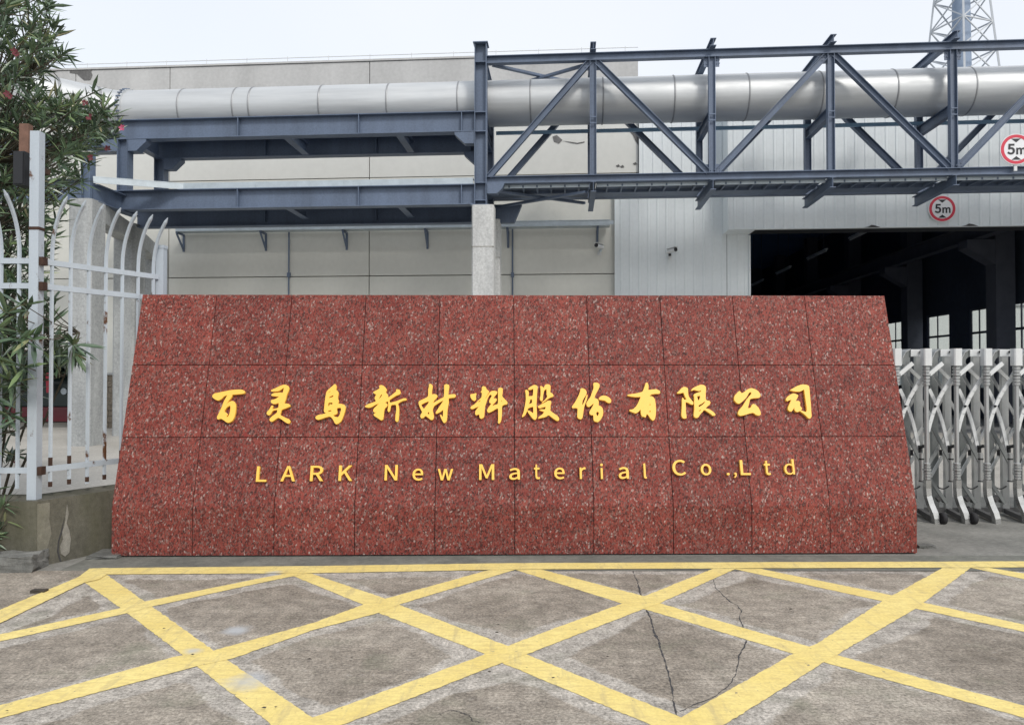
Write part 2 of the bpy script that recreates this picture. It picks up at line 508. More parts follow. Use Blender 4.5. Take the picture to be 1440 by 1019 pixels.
at_ = me.attributes.new('worn', 'FLOAT', 'POINT')
at_.data.foreach_set('value', worn.ravel().astype(np.float32))
me.materials.append(M['forecourt'])
o = link('forecourt', me); o['kind'] = 'structure'

M['yard'] = concrete('pale_yard_concrete', (0.34, 0.325, 0.295), (0.48, 0.46, 0.42), 0.6, False, 0.12)
M['strip'] = concrete('damp_green_grey_concrete', (0.115, 0.12, 0.108), (0.24, 0.24, 0.21), 2.6, False, 0.3)
M['apron'] = concrete('grey_gate_apron', (0.15, 0.15, 0.138), (0.30, 0.295, 0.27), 1.6, False, 0.3)
M['far'] = concrete('far_ground', (0.24, 0.235, 0.22), (0.36, 0.35, 0.33), 0.3, False, 0.1)
struct('ground', MB().sheet([(-400, -200, -0.012), (400, -200, -0.012), (400, 700, -0.012), (-400, 700, -0.012)]), M['far'])
struct('road', MB().sheet([(-60, -30, -0.006), (60, -30, -0.006), (60, YS + 0.01, -0.006), (-60, YS + 0.01, -0.006)]), M['far'])
struct('sign_strip', MB().sheet([(-3.45, YS, 0), (9, YS - 0.03, 0), (9, 6.18, 0), (-3.45, 6.18, 0)]), M['strip'])
struct('gate_apron', MB().sheet([(-3.45, 6.18, 0), (12, 6.18, 0), (12, 9.1, 0), (-3.45, 9.1, 0)]), M['apron'])
struct('yard', MB().sheet([(-30, 9.1, -0.002), (30, 9.1, -0.002), (30, 24, -0.002), (-30, 24, -0.002)]), M['yard'])
struct('kerbside_ground', MB().sheet([(-12, YS - 0.02, -0.003), (-3.45, YS - 0.02, -0.003), (-3.45, 9.1, -0.003), (-12, 9.1, -0.003)]), M['apron'])

def crack(pts, w0, name='pavement_crack'):
    g = polyline_at([gnd(*p) for p in pts], 90)
    wob = rng.normal(0, 1, g.shape).cumsum(0); wob -= np.linspace(0, 1, 90)[:, None] * wob[-1]
    g += wob * 0.0022 + rng.normal(0, 0.0012, g.shape)
    mb = MB(); vs = []
    for j, (x, y) in enumerate(g):
        t = g[min(j + 1, 89)] - g[max(j - 1, 0)]
        t = t / (np.linalg.norm(t) + 1e-9)
        ww = w0 * (0.15 + abs(rng.normal(0.45, 0.4))) * (0.5 + 0.5 * math.sin(math.pi * (j + 6) / 101))
        vs += [(x - t[1] * ww, y + t[0] * ww, 0.0010), (x + t[1] * ww, y - t[0] * ww, 0.0010)]
    mb.add(vs, [(2 * j, 2 * j + 1, 2 * j + 3, 2 * j + 2) for j in range(89)])
    struct(name, mb, M['joint'])
crack([(890, 803), (897, 822), (903, 842), (909, 862), (916, 885), (926, 910), (936, 945), (946, 985), (957, 1016)], 0.0075)
crack([(1000, 805), (1004, 825), (1025, 845), (1036, 850), (1042, 858), (1038, 868), (1045, 884), (1048, 900), (1040, 917), (1038, 945), (1024, 965), (1000, 980), (976, 990), (957, 1000)], 0.0045)
crack([(612, 1006), (640, 1000), (660, 1004), (676, 1016)], 0.003)

# ------------------------------------------------------------------ the granite sign
D0, SX = 6.175, 724
SW0, SW1 = (163 - 720) / F * D0, (1293 - 720) / F * D0
Z1, Z2, LEAN = 0.405, 2.20, 0.50
sign = thing('granite_sign', 'long red granite company sign wall with gold lettering on its leaning face', 'sign', (0, D0, 0))
YAW = R(0.9)
sign.rotation_euler = (0, 0, YAW)
RZ = Matrix.Rotation(YAW, 3, 'Z')
def sign_hit(px, py, lift=0.0):                   # place on the leaning face -> local (x, b up the slope)
    e2 = Vector((0, LEAN, Z2 - Z1)).normalized()
    nrm = Vector((1, 0, 0)).cross(e2)
    d = RZ.inverted() @ ray(px, py)
    o_ = RZ.inverted() @ (C0 - Vector((0, D0, 0)))
    p0 = Vector((0, 0, Z1)) + nrm * lift
    t = (p0 - o_).dot(nrm) / d.dot(nrm)
    p = o_ + d * t
    return p.x, (p - p0).dot(e2)
E2 = Vector((0, LEAN, Z2 - Z1)).normalized()
NR = Vector((1, 0, 0)).cross(E2)
BTOP = math.hypot(LEAN, Z2 - Z1)
b_mid = sign_hit(724, 614)[1]
b_up = sign_hit(724, 513)[1]
jx = [(x - 720) / F * D0 for x in (163, 275, 388, 500, 612, 724, 835, 947, 1058, 1169, 1293)]
def on_face(x, b, n_=0.0):
    return Vector((x, 0, Z1)) + E2 * b + NR * n_
G = 0.0062
mb = MB()
sec = [(0.024, -0.05), (0.024, Z1 - 0.003)]
q = on_face(0, 0, -0.024); 
core = [(0.024, -0.05), (q.y, q.z), (LEAN + 0.024, Z2 - 0.024), (LEAN + 0.33, Z2 - 0.024), (1.02, -0.05)]
mb.prism([Vector((SW0 + 0.02, y + D0, z)) for y, z in core], (SW1 - SW0 - 0.04, 0, 0))
part('core', mb, M['joint'], sign)
def tile_mesh(x0, x1, prof):                      # prof: front profile points (n outward), given as local y,z ; thickness back
    front = [Vector((0, y + D0, z)) for y, z, _, _ in prof]
    back = [Vector((0, y + D0, z)) for _, _, y, z in prof]
    loop = front + back[::-1]
    m_ = MB(); m_.prism([p + Vector((x0, 0, 0)) for p in loop], (x1 - x0, 0, 0))
    return m_
def prof_pt(b):
    f, k_ = on_face(0, b), on_face(0, b, -0.022)
    return (f.y, f.z, k_.y, k_.z)
for i in range(10):
    x0, x1 = jx[i] + G / 2, jx[i + 1] - G / 2
    low = [(0.0, 0.013, 0.022, 0.013), (0.0, Z1, 0.022, on_face(0, 0, -0.022).z), prof_pt(b_mid - G / 2)]
    for pr in (low, [prof_pt(b_mid + G / 2), prof_pt(b_up - G / 2)], [prof_pt(b_up + G / 2), prof_pt(BTOP)]):
        jit = random.uniform(-0.0012, 0.0012)
        pr = [(y + jit, z, y2, z2) for y, z, y2, z2 in pr]
        part('granite_tile', tile_mesh(x0, x1, pr), M['granite'], sign)
    m_ = MB(); m_.box(x0, x1, D0 + LEAN + 0.024, D0 + LEAN + 0.352, Z2 - 0.024, Z2 - 0.002)
    part('granite_tile', m_, M['granite'], sign)
for sx0, sx1 in ((SW0 - 0.001, SW0 + 0.019), (SW1 - 0.019, SW1 + 0.001)):
    m_ = MB()
    m_.prism([Vector((sx0, y + D0, z)) for y, z in [(0.026, -0.02), (0.026, Z1), (LEAN + 0.026, Z2 - 0.026), (LEAN + 0.35, Z2 - 0.026), (1.04, -0.02)]], (sx1 - sx0, 0, 0))
    part('side_panel', m_, M['granite'], sign)
m_ = MB(); m_.prism([Vector((SW0 + 0.02, D0 + y, z)) for y, z in [(1.022, -0.02), (LEAN + 0.332, Z2 - 0.026), (LEAN + 0.352, Z2 - 0.026), (1.044, -0.02)]], (SW1 - SW0 - 0.04, 0, 0))
part('back_panel', m_, M['granite'], sign)

CH = [  # (scale, origin x, origin y, outlines, holes) read from the lettering
 (12, 290, 535, [[(103,262),(115,235),(150,215),(210,205),(300,185),(400,165),(500,155),(590,153),(635,168),(652,190),(640,215),(600,222),(520,230),(435,235),(435,262),(410,300),(370,350),(330,405),(380,365),(425,345),(460,348),(485,375),(497,420),(495,480),(485,560),(470,620),(440,675),(400,700),(360,710),(330,690),(290,660),(245,637),(205,655),(183,640),(185,610),(210,560),(240,500),(270,430),(300,350),(330,295),(365,240),(300,262),(270,295),(240,320),(200,335),(160,320),(115,290)]],
   [[(300,530),(315,490),(345,450),(385,425),(410,420),(410,480),(400,540),(385,590),(355,620),(335,610),(345,590),(362,575),(340,545),(320,535)]]),
 (12, 290, 535, [[(1093,165),(1120,150),(1180,125),(1250,90),(1310,70),(1350,75),(1385,95),(1397,130),(1385,180),(1360,230),(1345,290),(1335,330),(1310,385),(1360,390),(1395,395),(1420,425),(1400,440),(1340,465),(1270,490),(1260,530),(1240,575),(1290,605),(1350,635),(1400,655),(1418,690),(1400,720),(1370,720),(1330,695),(1270,650),(1215,620),(1170,650),(1130,680),(1095,692),(1070,670),(1075,640),(1110,605),(1160,570),(1195,545),(1205,490),(1130,500),(1110,520),(1085,565),(1060,585),(1035,575),(1020,550),(1035,520),(1065,490),(1090,445),(1105,420),(1128,425),(1120,455),(1105,485),(1160,475),(1220,460),(1225,410),(1222,370),(1180,390),(1140,395),(1100,375),(1090,350),(1105,325),(1140,322),(1190,300),(1215,282),(1240,270),(1170,263),(1100,255),(1105,230),(1140,212),(1200,207),(1255,200),(1290,212),(1300,180),(1318,115),(1290,130),(1240,165),(1200,180),(1150,182),(1100,180)]], []),
 (12, 435, 535, [[(428,57),(455,80),(455,120),(445,155),(475,175),(492,210),(480,260),(475,300),(498,345),(475,390),(540,395),(590,410),(610,440),(605,490),(585,560),(560,630),(530,690),(490,720),(455,735),(430,715),(405,660),(370,615),(340,600),(270,620),(200,645),(150,660),(115,648),(103,620),(125,595),(160,578),(230,568),(300,548),(262,540),(247,515),(255,440),(262,360),(275,270),(290,190),(330,145),(385,100)]],
   [[(315,215),(330,185),(375,170),(350,190),(330,205)], [(325,300),(335,275),(375,255),(410,240),(405,275),(370,285)], [(315,435),(318,375),(345,370),(395,370),(392,400),(370,405),(345,395),(338,428)], [(305,528),(312,510),(345,497),(372,495),(378,515),(340,525)],
    [(460,490),(470,458),(530,455),(540,480),(525,540),(510,590),(485,620),(445,615),(390,585),(430,575),(470,555),(468,515)]]),
 (9.6, 505, 535, [[(190,155),(230,135),(280,105),(272,75),(285,62),(315,65),(345,85),(375,125),(355,155),(385,190),(392,235),(430,205),(480,165),(505,145),(500,120),(525,118),(550,130),(560,165),(545,185),(500,200),(450,232),(405,262),(412,300),(440,295),(500,280),(550,260),(600,240),(635,240),(640,262),(600,268),(560,285),(520,310),(535,350),(540,400),(535,480),(528,545),(510,555),(490,540),(492,470),(505,400),(500,320),(430,328),(420,370),(415,410),(395,422),(385,400),(395,350),(395,300),(390,275),(340,300),(380,310),(380,345),(345,375),(335,410),(330,470),(322,525),(295,535),(255,505),(205,475),(195,455),(240,425),(205,430),(190,410),(200,375),(240,340),(275,305),(220,325),(170,355),(130,365),(90,358),(78,345),(110,325),(160,305),(220,285),(230,270),(212,250),(212,225),(235,185),(205,175)]],
   [[(260,258),(285,205),(300,183),(313,187),(305,210),(285,235)]]),
 (9.6, 505, 535, [[(945,50),(965,45),(990,65),(990,90),(980,140),(980,190),(1015,182),(1045,190),(1058,210),(1040,240),(1010,270),(990,310),(1040,280),(1100,245),(1145,225),(1150,170),(1152,100),(1150,60),(1180,48),(1213,60),(1215,90),(1205,150),(1200,195),(1250,185),(1295,185),(1305,205),(1290,228),(1240,232),(1205,238),(1210,290),(1200,340),(1190,400),(1187,480),(1180,545),(1155,572),(1135,560),(1110,510),(1092,465),(1105,460),(1132,500),(1135,440),(1137,390),(1090,425),(1040,448),(1035,430),(1060,390),(1100,330),(1145,262),(1080,295),(1020,335),(1003,355),(990,400),(1000,440),(1010,490),(995,525),(970,530),(940,505),(895,470),(870,500),(845,508),(828,490),(832,460),(855,425),(830,380),(808,325),(803,295),(815,275),(860,255),(930,220),(935,180),(935,120),(945,80)]],
   [[(835,325),(870,305),(940,275),(940,300),(905,345),(875,385),(850,355)], [(920,440),(935,425),(945,415),(950,460),(935,455)]]),
 (9.6, 650, 535, [[(110,185),(150,182),(190,168),(185,200),(180,215),(188,250),(165,275),(135,258),(112,220)],
   [(268,85),(290,75),(318,90),(325,118),(365,148),(345,180),(310,240),(318,245),(340,205),(370,165),(395,143),(435,138),(472,150),(465,180),(440,205),(415,240),(460,242),(465,265),(440,295),(415,320),(400,345),(440,330),(485,318),(485,220),(485,110),(510,95),(545,105),(545,150),(535,210),(570,250),(610,290),(605,318),(570,322),(535,340),(535,440),(525,540),(500,580),(485,570),(488,480),(485,365),(440,390),(390,420),(355,432),(335,410),(345,380),(370,345),(395,310),(365,295),(370,260),(405,200),(375,185),(345,230),(325,290),(305,350),(300,420),(295,490),(260,515),(235,500),(232,450),(190,468),(175,450),(180,410),(205,375),(235,345),(190,360),(140,385),(112,375),(118,350),(160,325),(185,305),(215,270),(260,230),(268,190),(265,160),(248,152),(265,140)]],
   [[(525,258),(540,280),(525,290)], [(205,295),(230,270),(255,258),(240,285)]]),
 (9.6, 650, 535, [[(850,130),(870,125),(895,145),(898,175),(890,212),(955,210),(960,150),(962,105),(930,120),(900,125),(890,108),(925,82),(965,60),(1005,65),(1017,90),(1010,150),(1005,250),(1000,330),(1005,420),(1008,495),(985,530),(955,515),(920,470),(885,420),(880,400),(910,410),(960,445),(962,400),(960,350),(920,358),(885,375),(870,420),(845,470),(810,492),(808,478),(830,430),(850,330),(862,250),(858,170)],
   [(1055,70),(1085,85),(1100,105),(1110,80),(1125,55),(1160,50),(1190,65),(1190,110),(1185,160),(1215,175),(1232,200),(1225,215),(1190,225),(1150,250),(1105,285),(1080,302),(1075,295),(1120,260),(1145,225),(1150,205),(1140,190),(1140,140),(1140,110),(1105,130),(1090,200),(1085,265),(1070,278),(1050,255),(1050,235),(1060,200),(1060,130)],
   [(1020,350),(1060,325),(1110,300),(1160,270),(1195,275),(1200,300),(1188,340),(1190,380),(1185,405),(1230,440),(1290,480),(1308,515),(1300,540),(1275,540),(1230,510),(1165,460),(1125,490),(1070,500),(1025,512),(1035,490),(1085,455),(1110,420),(1060,405),(1040,395),(1070,388),(1120,390),(1130,350),(1085,360),(1040,375)]],
   [[(895,320),(915,275),(912,255),(945,250),(945,300),(925,312)]]),
 (9.6, 795, 530, [[(205,160),(230,150),(270,170),(288,205),(280,240),(255,275),(230,320),(225,380),(240,370),(265,310),(290,240),(300,245),(290,300),(270,350),(250,410),(240,480),(230,550),(212,570),(180,560),(162,540),(165,470),(168,420),(130,415),(100,420),(88,400),(120,360),(150,310),(185,240),(203,190)],
   [(378,85),(400,75),(440,80),(463,105),(455,145),(430,190),(400,250),(390,285),(430,295),(450,325),(445,385),(480,395),(505,430),(510,480),(500,530),(470,580),(440,607),(400,598),(382,580),(380,510),(345,512),(325,490),(330,460),(355,420),(375,385),(385,350),(350,380),(320,405),(290,390),(285,350),(310,310),(340,270),(365,200),(385,145)],
   [(450,300),(465,270),(505,250),(550,255),(595,280),(618,310),(615,340),(595,352),(565,340),(535,315),(490,310)]],
   [[(415,500),(420,470),(440,465),(458,485),(435,535)]]),
 (9.6, 795, 530, [[(1085,85),(1100,73),(1115,90),(1122,125),(1115,178),(1170,170),(1230,165),(1270,185),(1280,210),(1265,225),(1210,225),(1160,232),(1130,258),(1175,262),(1205,295),(1215,350),(1222,430),(1220,500),(1210,560),(1185,590),(1150,560),(1120,510),(1095,495),(1085,545),(1060,535),(1035,530),(1020,490),(1018,430),(985,470),(950,490),(910,475),(865,455),(870,440),(910,440),(955,400),(985,350),(1005,300),(1020,265),(970,270),(915,265),(870,258),(830,245),(880,232),(960,222),(1045,200),(1065,150)]],
   [[(1130,375),(1150,355),(1150,385)], [(1120,465),(1155,450),(1150,478)]]),
 (12, 940, 530, [[(145,265),(180,235),(220,190),(255,168),(300,172),(328,195),(328,250),(335,320),(370,370),(405,410),(418,430),(415,465),(380,460),(330,430),(285,420),(290,480),(290,570),(298,640),(305,690),(275,700),(240,690),(220,650),(225,560),(230,450),(230,370),(240,345),(265,385),(310,380),(280,330),(255,258),(210,272),(160,278)],
   [(385,222),(410,190),(450,170),(500,145),(550,130),(600,138),(628,165),(632,210),(625,280),(625,380),(650,395),(690,402),(708,430),(695,465),(650,500),(620,525),(680,540),(740,575),(795,630),(780,648),(745,650),(700,610),(600,545),(570,590),(530,630),(505,675),(470,692),(435,670),(428,630),(440,540),(435,430),(438,330),(425,310),(440,285),(500,262),(550,248),(552,210),(530,236),(480,228),(430,212),(392,232)]],
   [[(480,320),(535,315),(535,350),(515,395),(495,390)], [(505,475),(560,450),(615,408),(622,418),(590,460),(540,495),(508,508)], [(505,570),(540,548),(560,548),(525,580)]]),
 (10.286, 1020, 530, [[(128,300),(140,262),(170,235),(200,202),(220,215),(235,238),(270,220),(320,180),(370,160),(420,172),(470,200),(500,240),(507,280),(485,300),(420,303),(355,315),(342,380),(320,455),(370,445),(385,400),(410,390),(440,405),(480,445),(505,500),(512,540),(490,555),(450,550),(415,520),(390,515),(330,530),(270,550),(210,560),(185,540),(185,505),(210,465),(250,420),(275,380),(305,330),(345,280),(380,240),(370,216),(345,222),(322,262),(295,305),(240,358),(195,388),(160,370),(130,335)]], []),
 (10.286, 1020, 530, [[(935,190),(980,165),(1040,130),(1110,108),(1170,112),(1210,130),(1217,200),(1225,300),(1235,400),(1240,500),(1247,570),(1225,598),(1200,595),(1170,560),(1130,525),(1080,492),(1090,482),(1130,495),(1175,510),(1180,460),(1165,350),(1150,250),(1140,175),(1110,195),(1070,210),(1010,208),(960,198)],
   [(875,320),(900,285),(950,250),(990,235),(1055,262),(1040,300),(1010,350),(1060,345),(1082,365),(1075,415),(1112,455),(1090,480),(1050,505),(1020,500),(1000,475),(1000,435),(975,470),(955,500),(925,490),(905,465),(910,430),(940,370),(955,325),(925,335),(890,350)]], []),
]
def smooth_loop(p):
    p = np.array(p, float)
    q_ = 0.82 * p + 0.18 * np.roll(p, -1, 0); r_ = 0.82 * np.roll(p, -1, 0) + 0.18 * p
    return np.stack([q_, r_], 1).reshape(-1, 2)
ORD = 'first second third fourth fifth sixth seventh eighth ninth tenth eleventh twelfth'.split()
FACE = Matrix(((1, 0, 0, 0), (0, E2.y, NR.y, 0), (0, E2.z, NR.z, 0), (0, 0, 0, 1)))   # text plane -> sign
deps = None
def curve_to_mesh(cu, name, mat):
    ob = bpy.data.objects.new(name, cu)
    col.objects.link(ob)
    dg = bpy.context.evaluated_depsgraph_get()
    me_ = bpy.data.meshes.new_from_object(ob.evaluated_get(dg))
    bpy.data.objects.remove(ob)
    me_.name = name
    me_.materials.clear(); me_.materials.append(mat)
    return me_
def on_sign(name, me_, cx, cb):
    o_ = link(name, me_, sign)
    p = on_face(cx, cb, 0.0165)
    o_.matrix_local = Matrix.Translation(p) @ FACE
    return o_
for ci, (scl, ox, oy, outs, holes) in enumerate(CH):
    cu = bpy.data.curves.new('character', 'CURVE')
    cu.dimensions = '2D'; cu.fill_mode = 'BOTH'; cu.extrude = 0.014; cu.bevel_depth = 0.0020; cu.bevel_resolution = 1
    loops = [[sign_hit(ox + x / scl, oy + y / scl, 0.03) for x, y in smooth_loop(l)] for l in outs + holes]
    cx = sum(p[0] for p in loops[0]) / len(loops[0]); cb = sum(p[1] for p in loops[0]) / len(loops[0])
    for l in loops:
        s_ = cu.splines.new('POLY')
        s_.points.add(len(l) - 1)
        for pt, (x, b) in zip(s_.points, l): pt.co = (x - cx, b - cb, 0, 1)
        s_.use_cyclic_u = True
    on_sign('character', curve_to_mesh(cu, 'character', M['gold']), cx, cb)
GLYPHS = {'L':[[(35,0),(180,0),(180,28),(68,28),(68,257),(35,257)]],'A':[[(1,0),(34,0),(59,78),(153,78),(177,0),(211,0),(124,257),(88,257)],[(67,104),(106,230),(132,144),(145,104)]],'R':[[(68,135),(68,230),(111,230),(137,228),(157,220),(169,206),(173,185),(169,163),(157,147),(137,138),(111,135)],[(176,0),(213,0),(147,112),(171,122),(189,137),(201,158),(205,185),(199,219),(180,241),(152,253),(116,257),(35,257),(35,0),(68,0),(68,109),(114,109)]],'K':[[(35,0),(68,0),(68,81),(112,134),(189,0),(225,0),(132,159),(213,257),(176,257),(68,128),(68,257),(35,257)]],'N':[[(35,0),(66,0),(63,215),(91,162),(185,0),(218,0),(218,257),(187,257),(188,82),(192,42),(190,42),(162,95),(68,257),(35,257)]],'e':[[(109,-5),(144,1),(172,15),(160,36),(138,25),(113,21),(88,26),(68,39),(55,60),(50,88),(178,88),(179,106),(174,143),(160,171),(136,189),(103,195),(72,188),(44,168),(25,137),(18,95),(25,53),(45,22),(74,2)],[(49,110),(56,135),(68,154),(85,166),(104,169),(124,166),(139,154),(148,136),(151,110)]],'w':[[(0,543),(88,543),(190,130),(288,543),(387,543),(485,130),(587,543),(675,543),(535,0),(438,0),(338,400),(237,0),(140,0)]],'M':[[(35,0),(64,0),(62,200),(60,218),(62,218),(131,26),(153,26),(223,218),(219,142),(219,0),(249,0),(249,257),(210,257),(142,66),(74,257),(35,257)]],'a':[[(76,-5),(109,3),(140,23),(143,0),(169,0),(169,117),(165,149),(154,174),(133,189),(103,195),(81,193),(61,187),(43,179),(29,170),(41,148),(53,156),(82,167),(98,168),(117,164),(129,154),(136,138),(137,120),(85,111),(49,97),(28,77),(21,49),(25,26),(36,10),(54,-1)],[(85,21),(72,23),(61,28),(54,38),(51,51),(56,68),(70,82),(97,92),(137,99),(137,46),(124,35),(98,23)]],'t':[[(92,-5),(127,2),(121,27),(99,21),(85,24),(76,31),(71,42),(70,164),(121,164),(121,190),(70,190),(70,244),(43,244),(40,190),(9,188),(9,164),(38,164),(38,59),(41,33),(50,13),(66,0)]],'r':[[(32,0),(64,0),(64,122),(75,143),(87,156),(100,164),(112,166),(131,163),(137,191),(116,195),(101,192),(86,184),(73,172),(62,155),(58,190),(32,190)]],'i':[[(32,0),(64,0),(64,190),(32,190)],[(48,229),(57,231),(64,235),(68,242),(70,251),(64,266),(57,270),(40,270),(33,266),(27,251),(29,242),(33,235)]],'l':[[(66,-5),(84,-2),(80,23),(70,23),(65,29),(64,279),(32,279),(32,38),(34,20),(40,7),(51,-2)]],'C':[[(132,-5),(155,-2),(176,5),(195,17),(211,32),(193,53),(180,41),(166,32),(151,26),(133,24),(100,31),(75,52),(59,85),(54,129),(59,172),(76,205),(101,226),(134,233),(150,231),(164,226),(176,219),(187,209),(204,230),(192,242),(175,252),(156,259),(134,261),(89,252),(53,226),(29,184),(20,128),(29,72),(52,31),(88,4)]],'o':[[(106,-5),(139,2),(167,22),(187,53),(194,95),(187,137),(167,169),(139,188),(106,195),(73,188),(45,169),(25,137),(18,95),(25,53),(45,22),(73,2)],[(106,22),(84,27),(66,42),(55,65),(51,95),(55,125),(66,148),(84,163),(106,168),(129,163),(146,148),(157,125),(161,95),(157,65),(146,42),(129,27)]],'.':[[(49,-5),(58,-3),(65,2),(70,10),(72,20),(70,30),(65,37),(58,42),(49,44),(40,42),(32,37),(27,30),(27,10),(32,2),(40,-3)]],',':[[(26,-67),(48,-54),(64,-38),(74,-17),(77,7),(76,22),(70,34),(62,42),(50,44),(41,43),(33,38),(28,31),(26,22),(28,12),(33,5),(50,-1),(54,0),(51,-15),(44,-28),(33,-39),(19,-48)]],'d':[[(97,-5),(114,-2),(129,3),(156,22),(159,0),(185,0),(185,279),(153,279),(154,173),(130,189),(116,194),(101,195),(70,188),(43,168),(25,137),(19,95),(24,53),(40,21),(65,2)],[(104,22),(82,27),(65,42),(55,65),(51,95),(56,125),(68,148),(85,163),(106,168),(118,167),(141,157),(153,148),(153,48),(129,29),(117,24)]],'5':[[(92,-5),(123,1),(150,18),(169,46),(176,83),(170,120),(153,146),(128,160),(98,165),(78,163),(60,155),(67,229),(163,229),(163,257),(39,257),(30,137),(47,126),(68,137),(90,141),(112,137),(129,126),(139,107),(143,83),(139,57),(127,38),(110,26),(89,22),(68,24),(51,31),(37,40),(26,50),(9,29),(24,17),(42,6),(64,-2)]],'m':[[(32,0),(64,0),(64,138),(89,160),(101,165),(112,167),(128,164),(139,155),(145,139),(147,116),(147,0),(179,0),(179,138),(204,160),(216,165),(227,167),(243,164),(254,155),(260,139),(263,116),(263,0),(294,0),(294,120),(291,152),(280,176),(262,190),(237,195),(220,192),(204,185),(174,159),(167,174),(156,185),(141,192),(121,195),(105,193),(90,186),(75,175),(62,162),(58,190),(32,190)]]}
def glyph(ch, mat, depth, bold=0.0):
    cu = bpy.data.curves.new('letter', 'CURVE')
    cu.dimensions = '2D'; cu.fill_mode = 'BOTH'; cu.extrude = depth / 2; cu.offset = bold
    for l in GLYPHS[ch]:
        s_ = cu.splines.new('POLY')
        s_.points.add(len(l) - 1)
        for pt, (x, y) in zip(s_.points, l): pt.co = (x / 1000, y / 1000, 0, 1)
        s_.use_cyclic_u = True
    return curve_to_mesh(cu, 'letter', mat)
def fit(me_, x0, x1, y0, y1, depth):
    co = np.zeros(len(me_.vertices) * 3); me_.vertices.foreach_get('co', co); co = co.reshape(-1, 3)
    lo, hi = co.min(0), co.max(0)
    co[:, 0] = (co[:, 0] - lo[0]) / (hi[0] - lo[0]) * (x1 - x0) + x0
    co[:, 1] = (co[:, 1] - lo[1]) / (hi[1] - lo[1]) * (y1 - y0) + y0
    co[:, 2] = (co[:, 2] - lo[2]) / max(hi[2] - lo[2], 1e-9) * depth - depth / 2
    me_.vertices.foreach_set('co', co.ravel()); me_.update()
    return me_
EN = [('L',360.6,375,655.3,676.9),('A',395,415.3,655,676.3),('R',436.3,455,654.5,676),('K',476.3,495.6,654,675.6),('N',541,559,653.4,675),('e',580,595,658.4,675.3),('w',615.6,637,659,674.8),
      ('M',673.8,695,652.4,674.3),('a',716,731.2,657.7,674.2),('t',751,759.2,652.8,673.4),('e',779.4,794,657,673.4),('r',815.3,823.8,656.6,673),('i',844.4,848,651.4,673),('a',870,884.2,656.3,673),('l',905.3,909.2,651.2,672.4),
      ('C',945.6,964.4,646.2,668.2),('o',985.6,1000.3,651.8,668),('.',1022.3,1026.2,664.4,667.8),(',',1032.5,1036.2,664,671.6),('L',1041,1055,646.6,667.5),('t',1074.7,1083.4,647.4,667.6),('d',1102.8,1117,645.2,667)]
for ch, x0, x1, y0, y1 in EN:
    a0, b1 = sign_hit(x0, y0, 0.029); a1, b0 = sign_hit(x1, y1, 0.029)
    a0b, _ = sign_hit(x0, y1, 0.029); a1b, _ = sign_hit(x1, y0, 0.029)
    cx, cb = (a0 + a1) / 2, (b0 + b1) / 2
    xa, xb = (a0 + a0b) / 2, (a1 + a1b) / 2
    me_ = fit(glyph(ch, M['gold'], 0.02, 0.003), xa - cx, xb - cx, b0 - cb, b1 - cb, 0.028)
    on_sign('letter', me_, cx, cb)

# ------------------------------------------------------------------ pipe rack: truss bridge, gantry, pipe, columns
TF, TB, TP = 16.0, 17.5, 16.75
ZT = fz(1000, 76, TF)                              # top chord centre
ZB = fz(860, 251, TF)                              # bottom chord centre
S0 = fs(676.5, TF, 180)
nodes_px = [834, 1001, 1168, 1340]
nodes = [fs(x, TF, 180) for x in nodes_px]
step = (nodes[-1] - nodes[0]) / 3
nodes += [nodes[-1] + step, nodes[-1] + 2 * step]
allN = [S0] + nodes
S1 = allN[-1]
PZ = fz(900, 141, TP); PR = 0.50
ZM = PZ - PR - 0.13                                # mid crossbeams the pipe lies on

truss = thing('truss_bridge', 'blue grey steel truss bridge carrying the pipe in front of the hall doorway', 'pipe bridge', (S0, TF, 0), True)
for T_, h_, w_ in ((TF, 0.165, 0.15), (TB, 0.10, 0.10)):
    part('top_chord', MB().ibeam((S0 + 0.1, T_, ZT), (S1, T_, ZT), h_, w_), M['steel'], truss)
for T_ in (TF, TB):
    part('bottom_chord', MB().ibeam((S0 + 0.1, T_, ZB if T_ == TF else ZB + 0.03), (S1, T_, ZB if T_ == TF else ZB + 0.03), 0.155 if T_ == TF else 0.22, 0.16), M['steel'], truss)
    for s_ in nodes:
        part('post', MB().ibeam((s_, T_, ZB + 0.08), (s_, T_, ZT - 0.08), 0.14, 0.13, 0.012, 0.01, (1, 0, 0)), M['steel'], truss)
    for i in range(len(allN) - 1):
        a, b = allN[i], allN[i + 1]
        za, zb = (ZB + 0.08, ZT - 0.10) if i % 2 == 0 else (ZT - 0.10, ZB + 0.08)
        ea, eb = a + (0.17 if i == 0 else 0.075), b - 0.075
        d0 = Vector((ea, T_, za)); d1 = Vector((eb, T_, zb))
        part('diagonal', MB().ibeam(d0, d1, 0.125, 0.11, 0.012, 0.01, (0, 1, 0)) if False else MB().ibeam(d0, d1, 0.125, 0.12, 0.012, 0.01), M['steel'], truss)
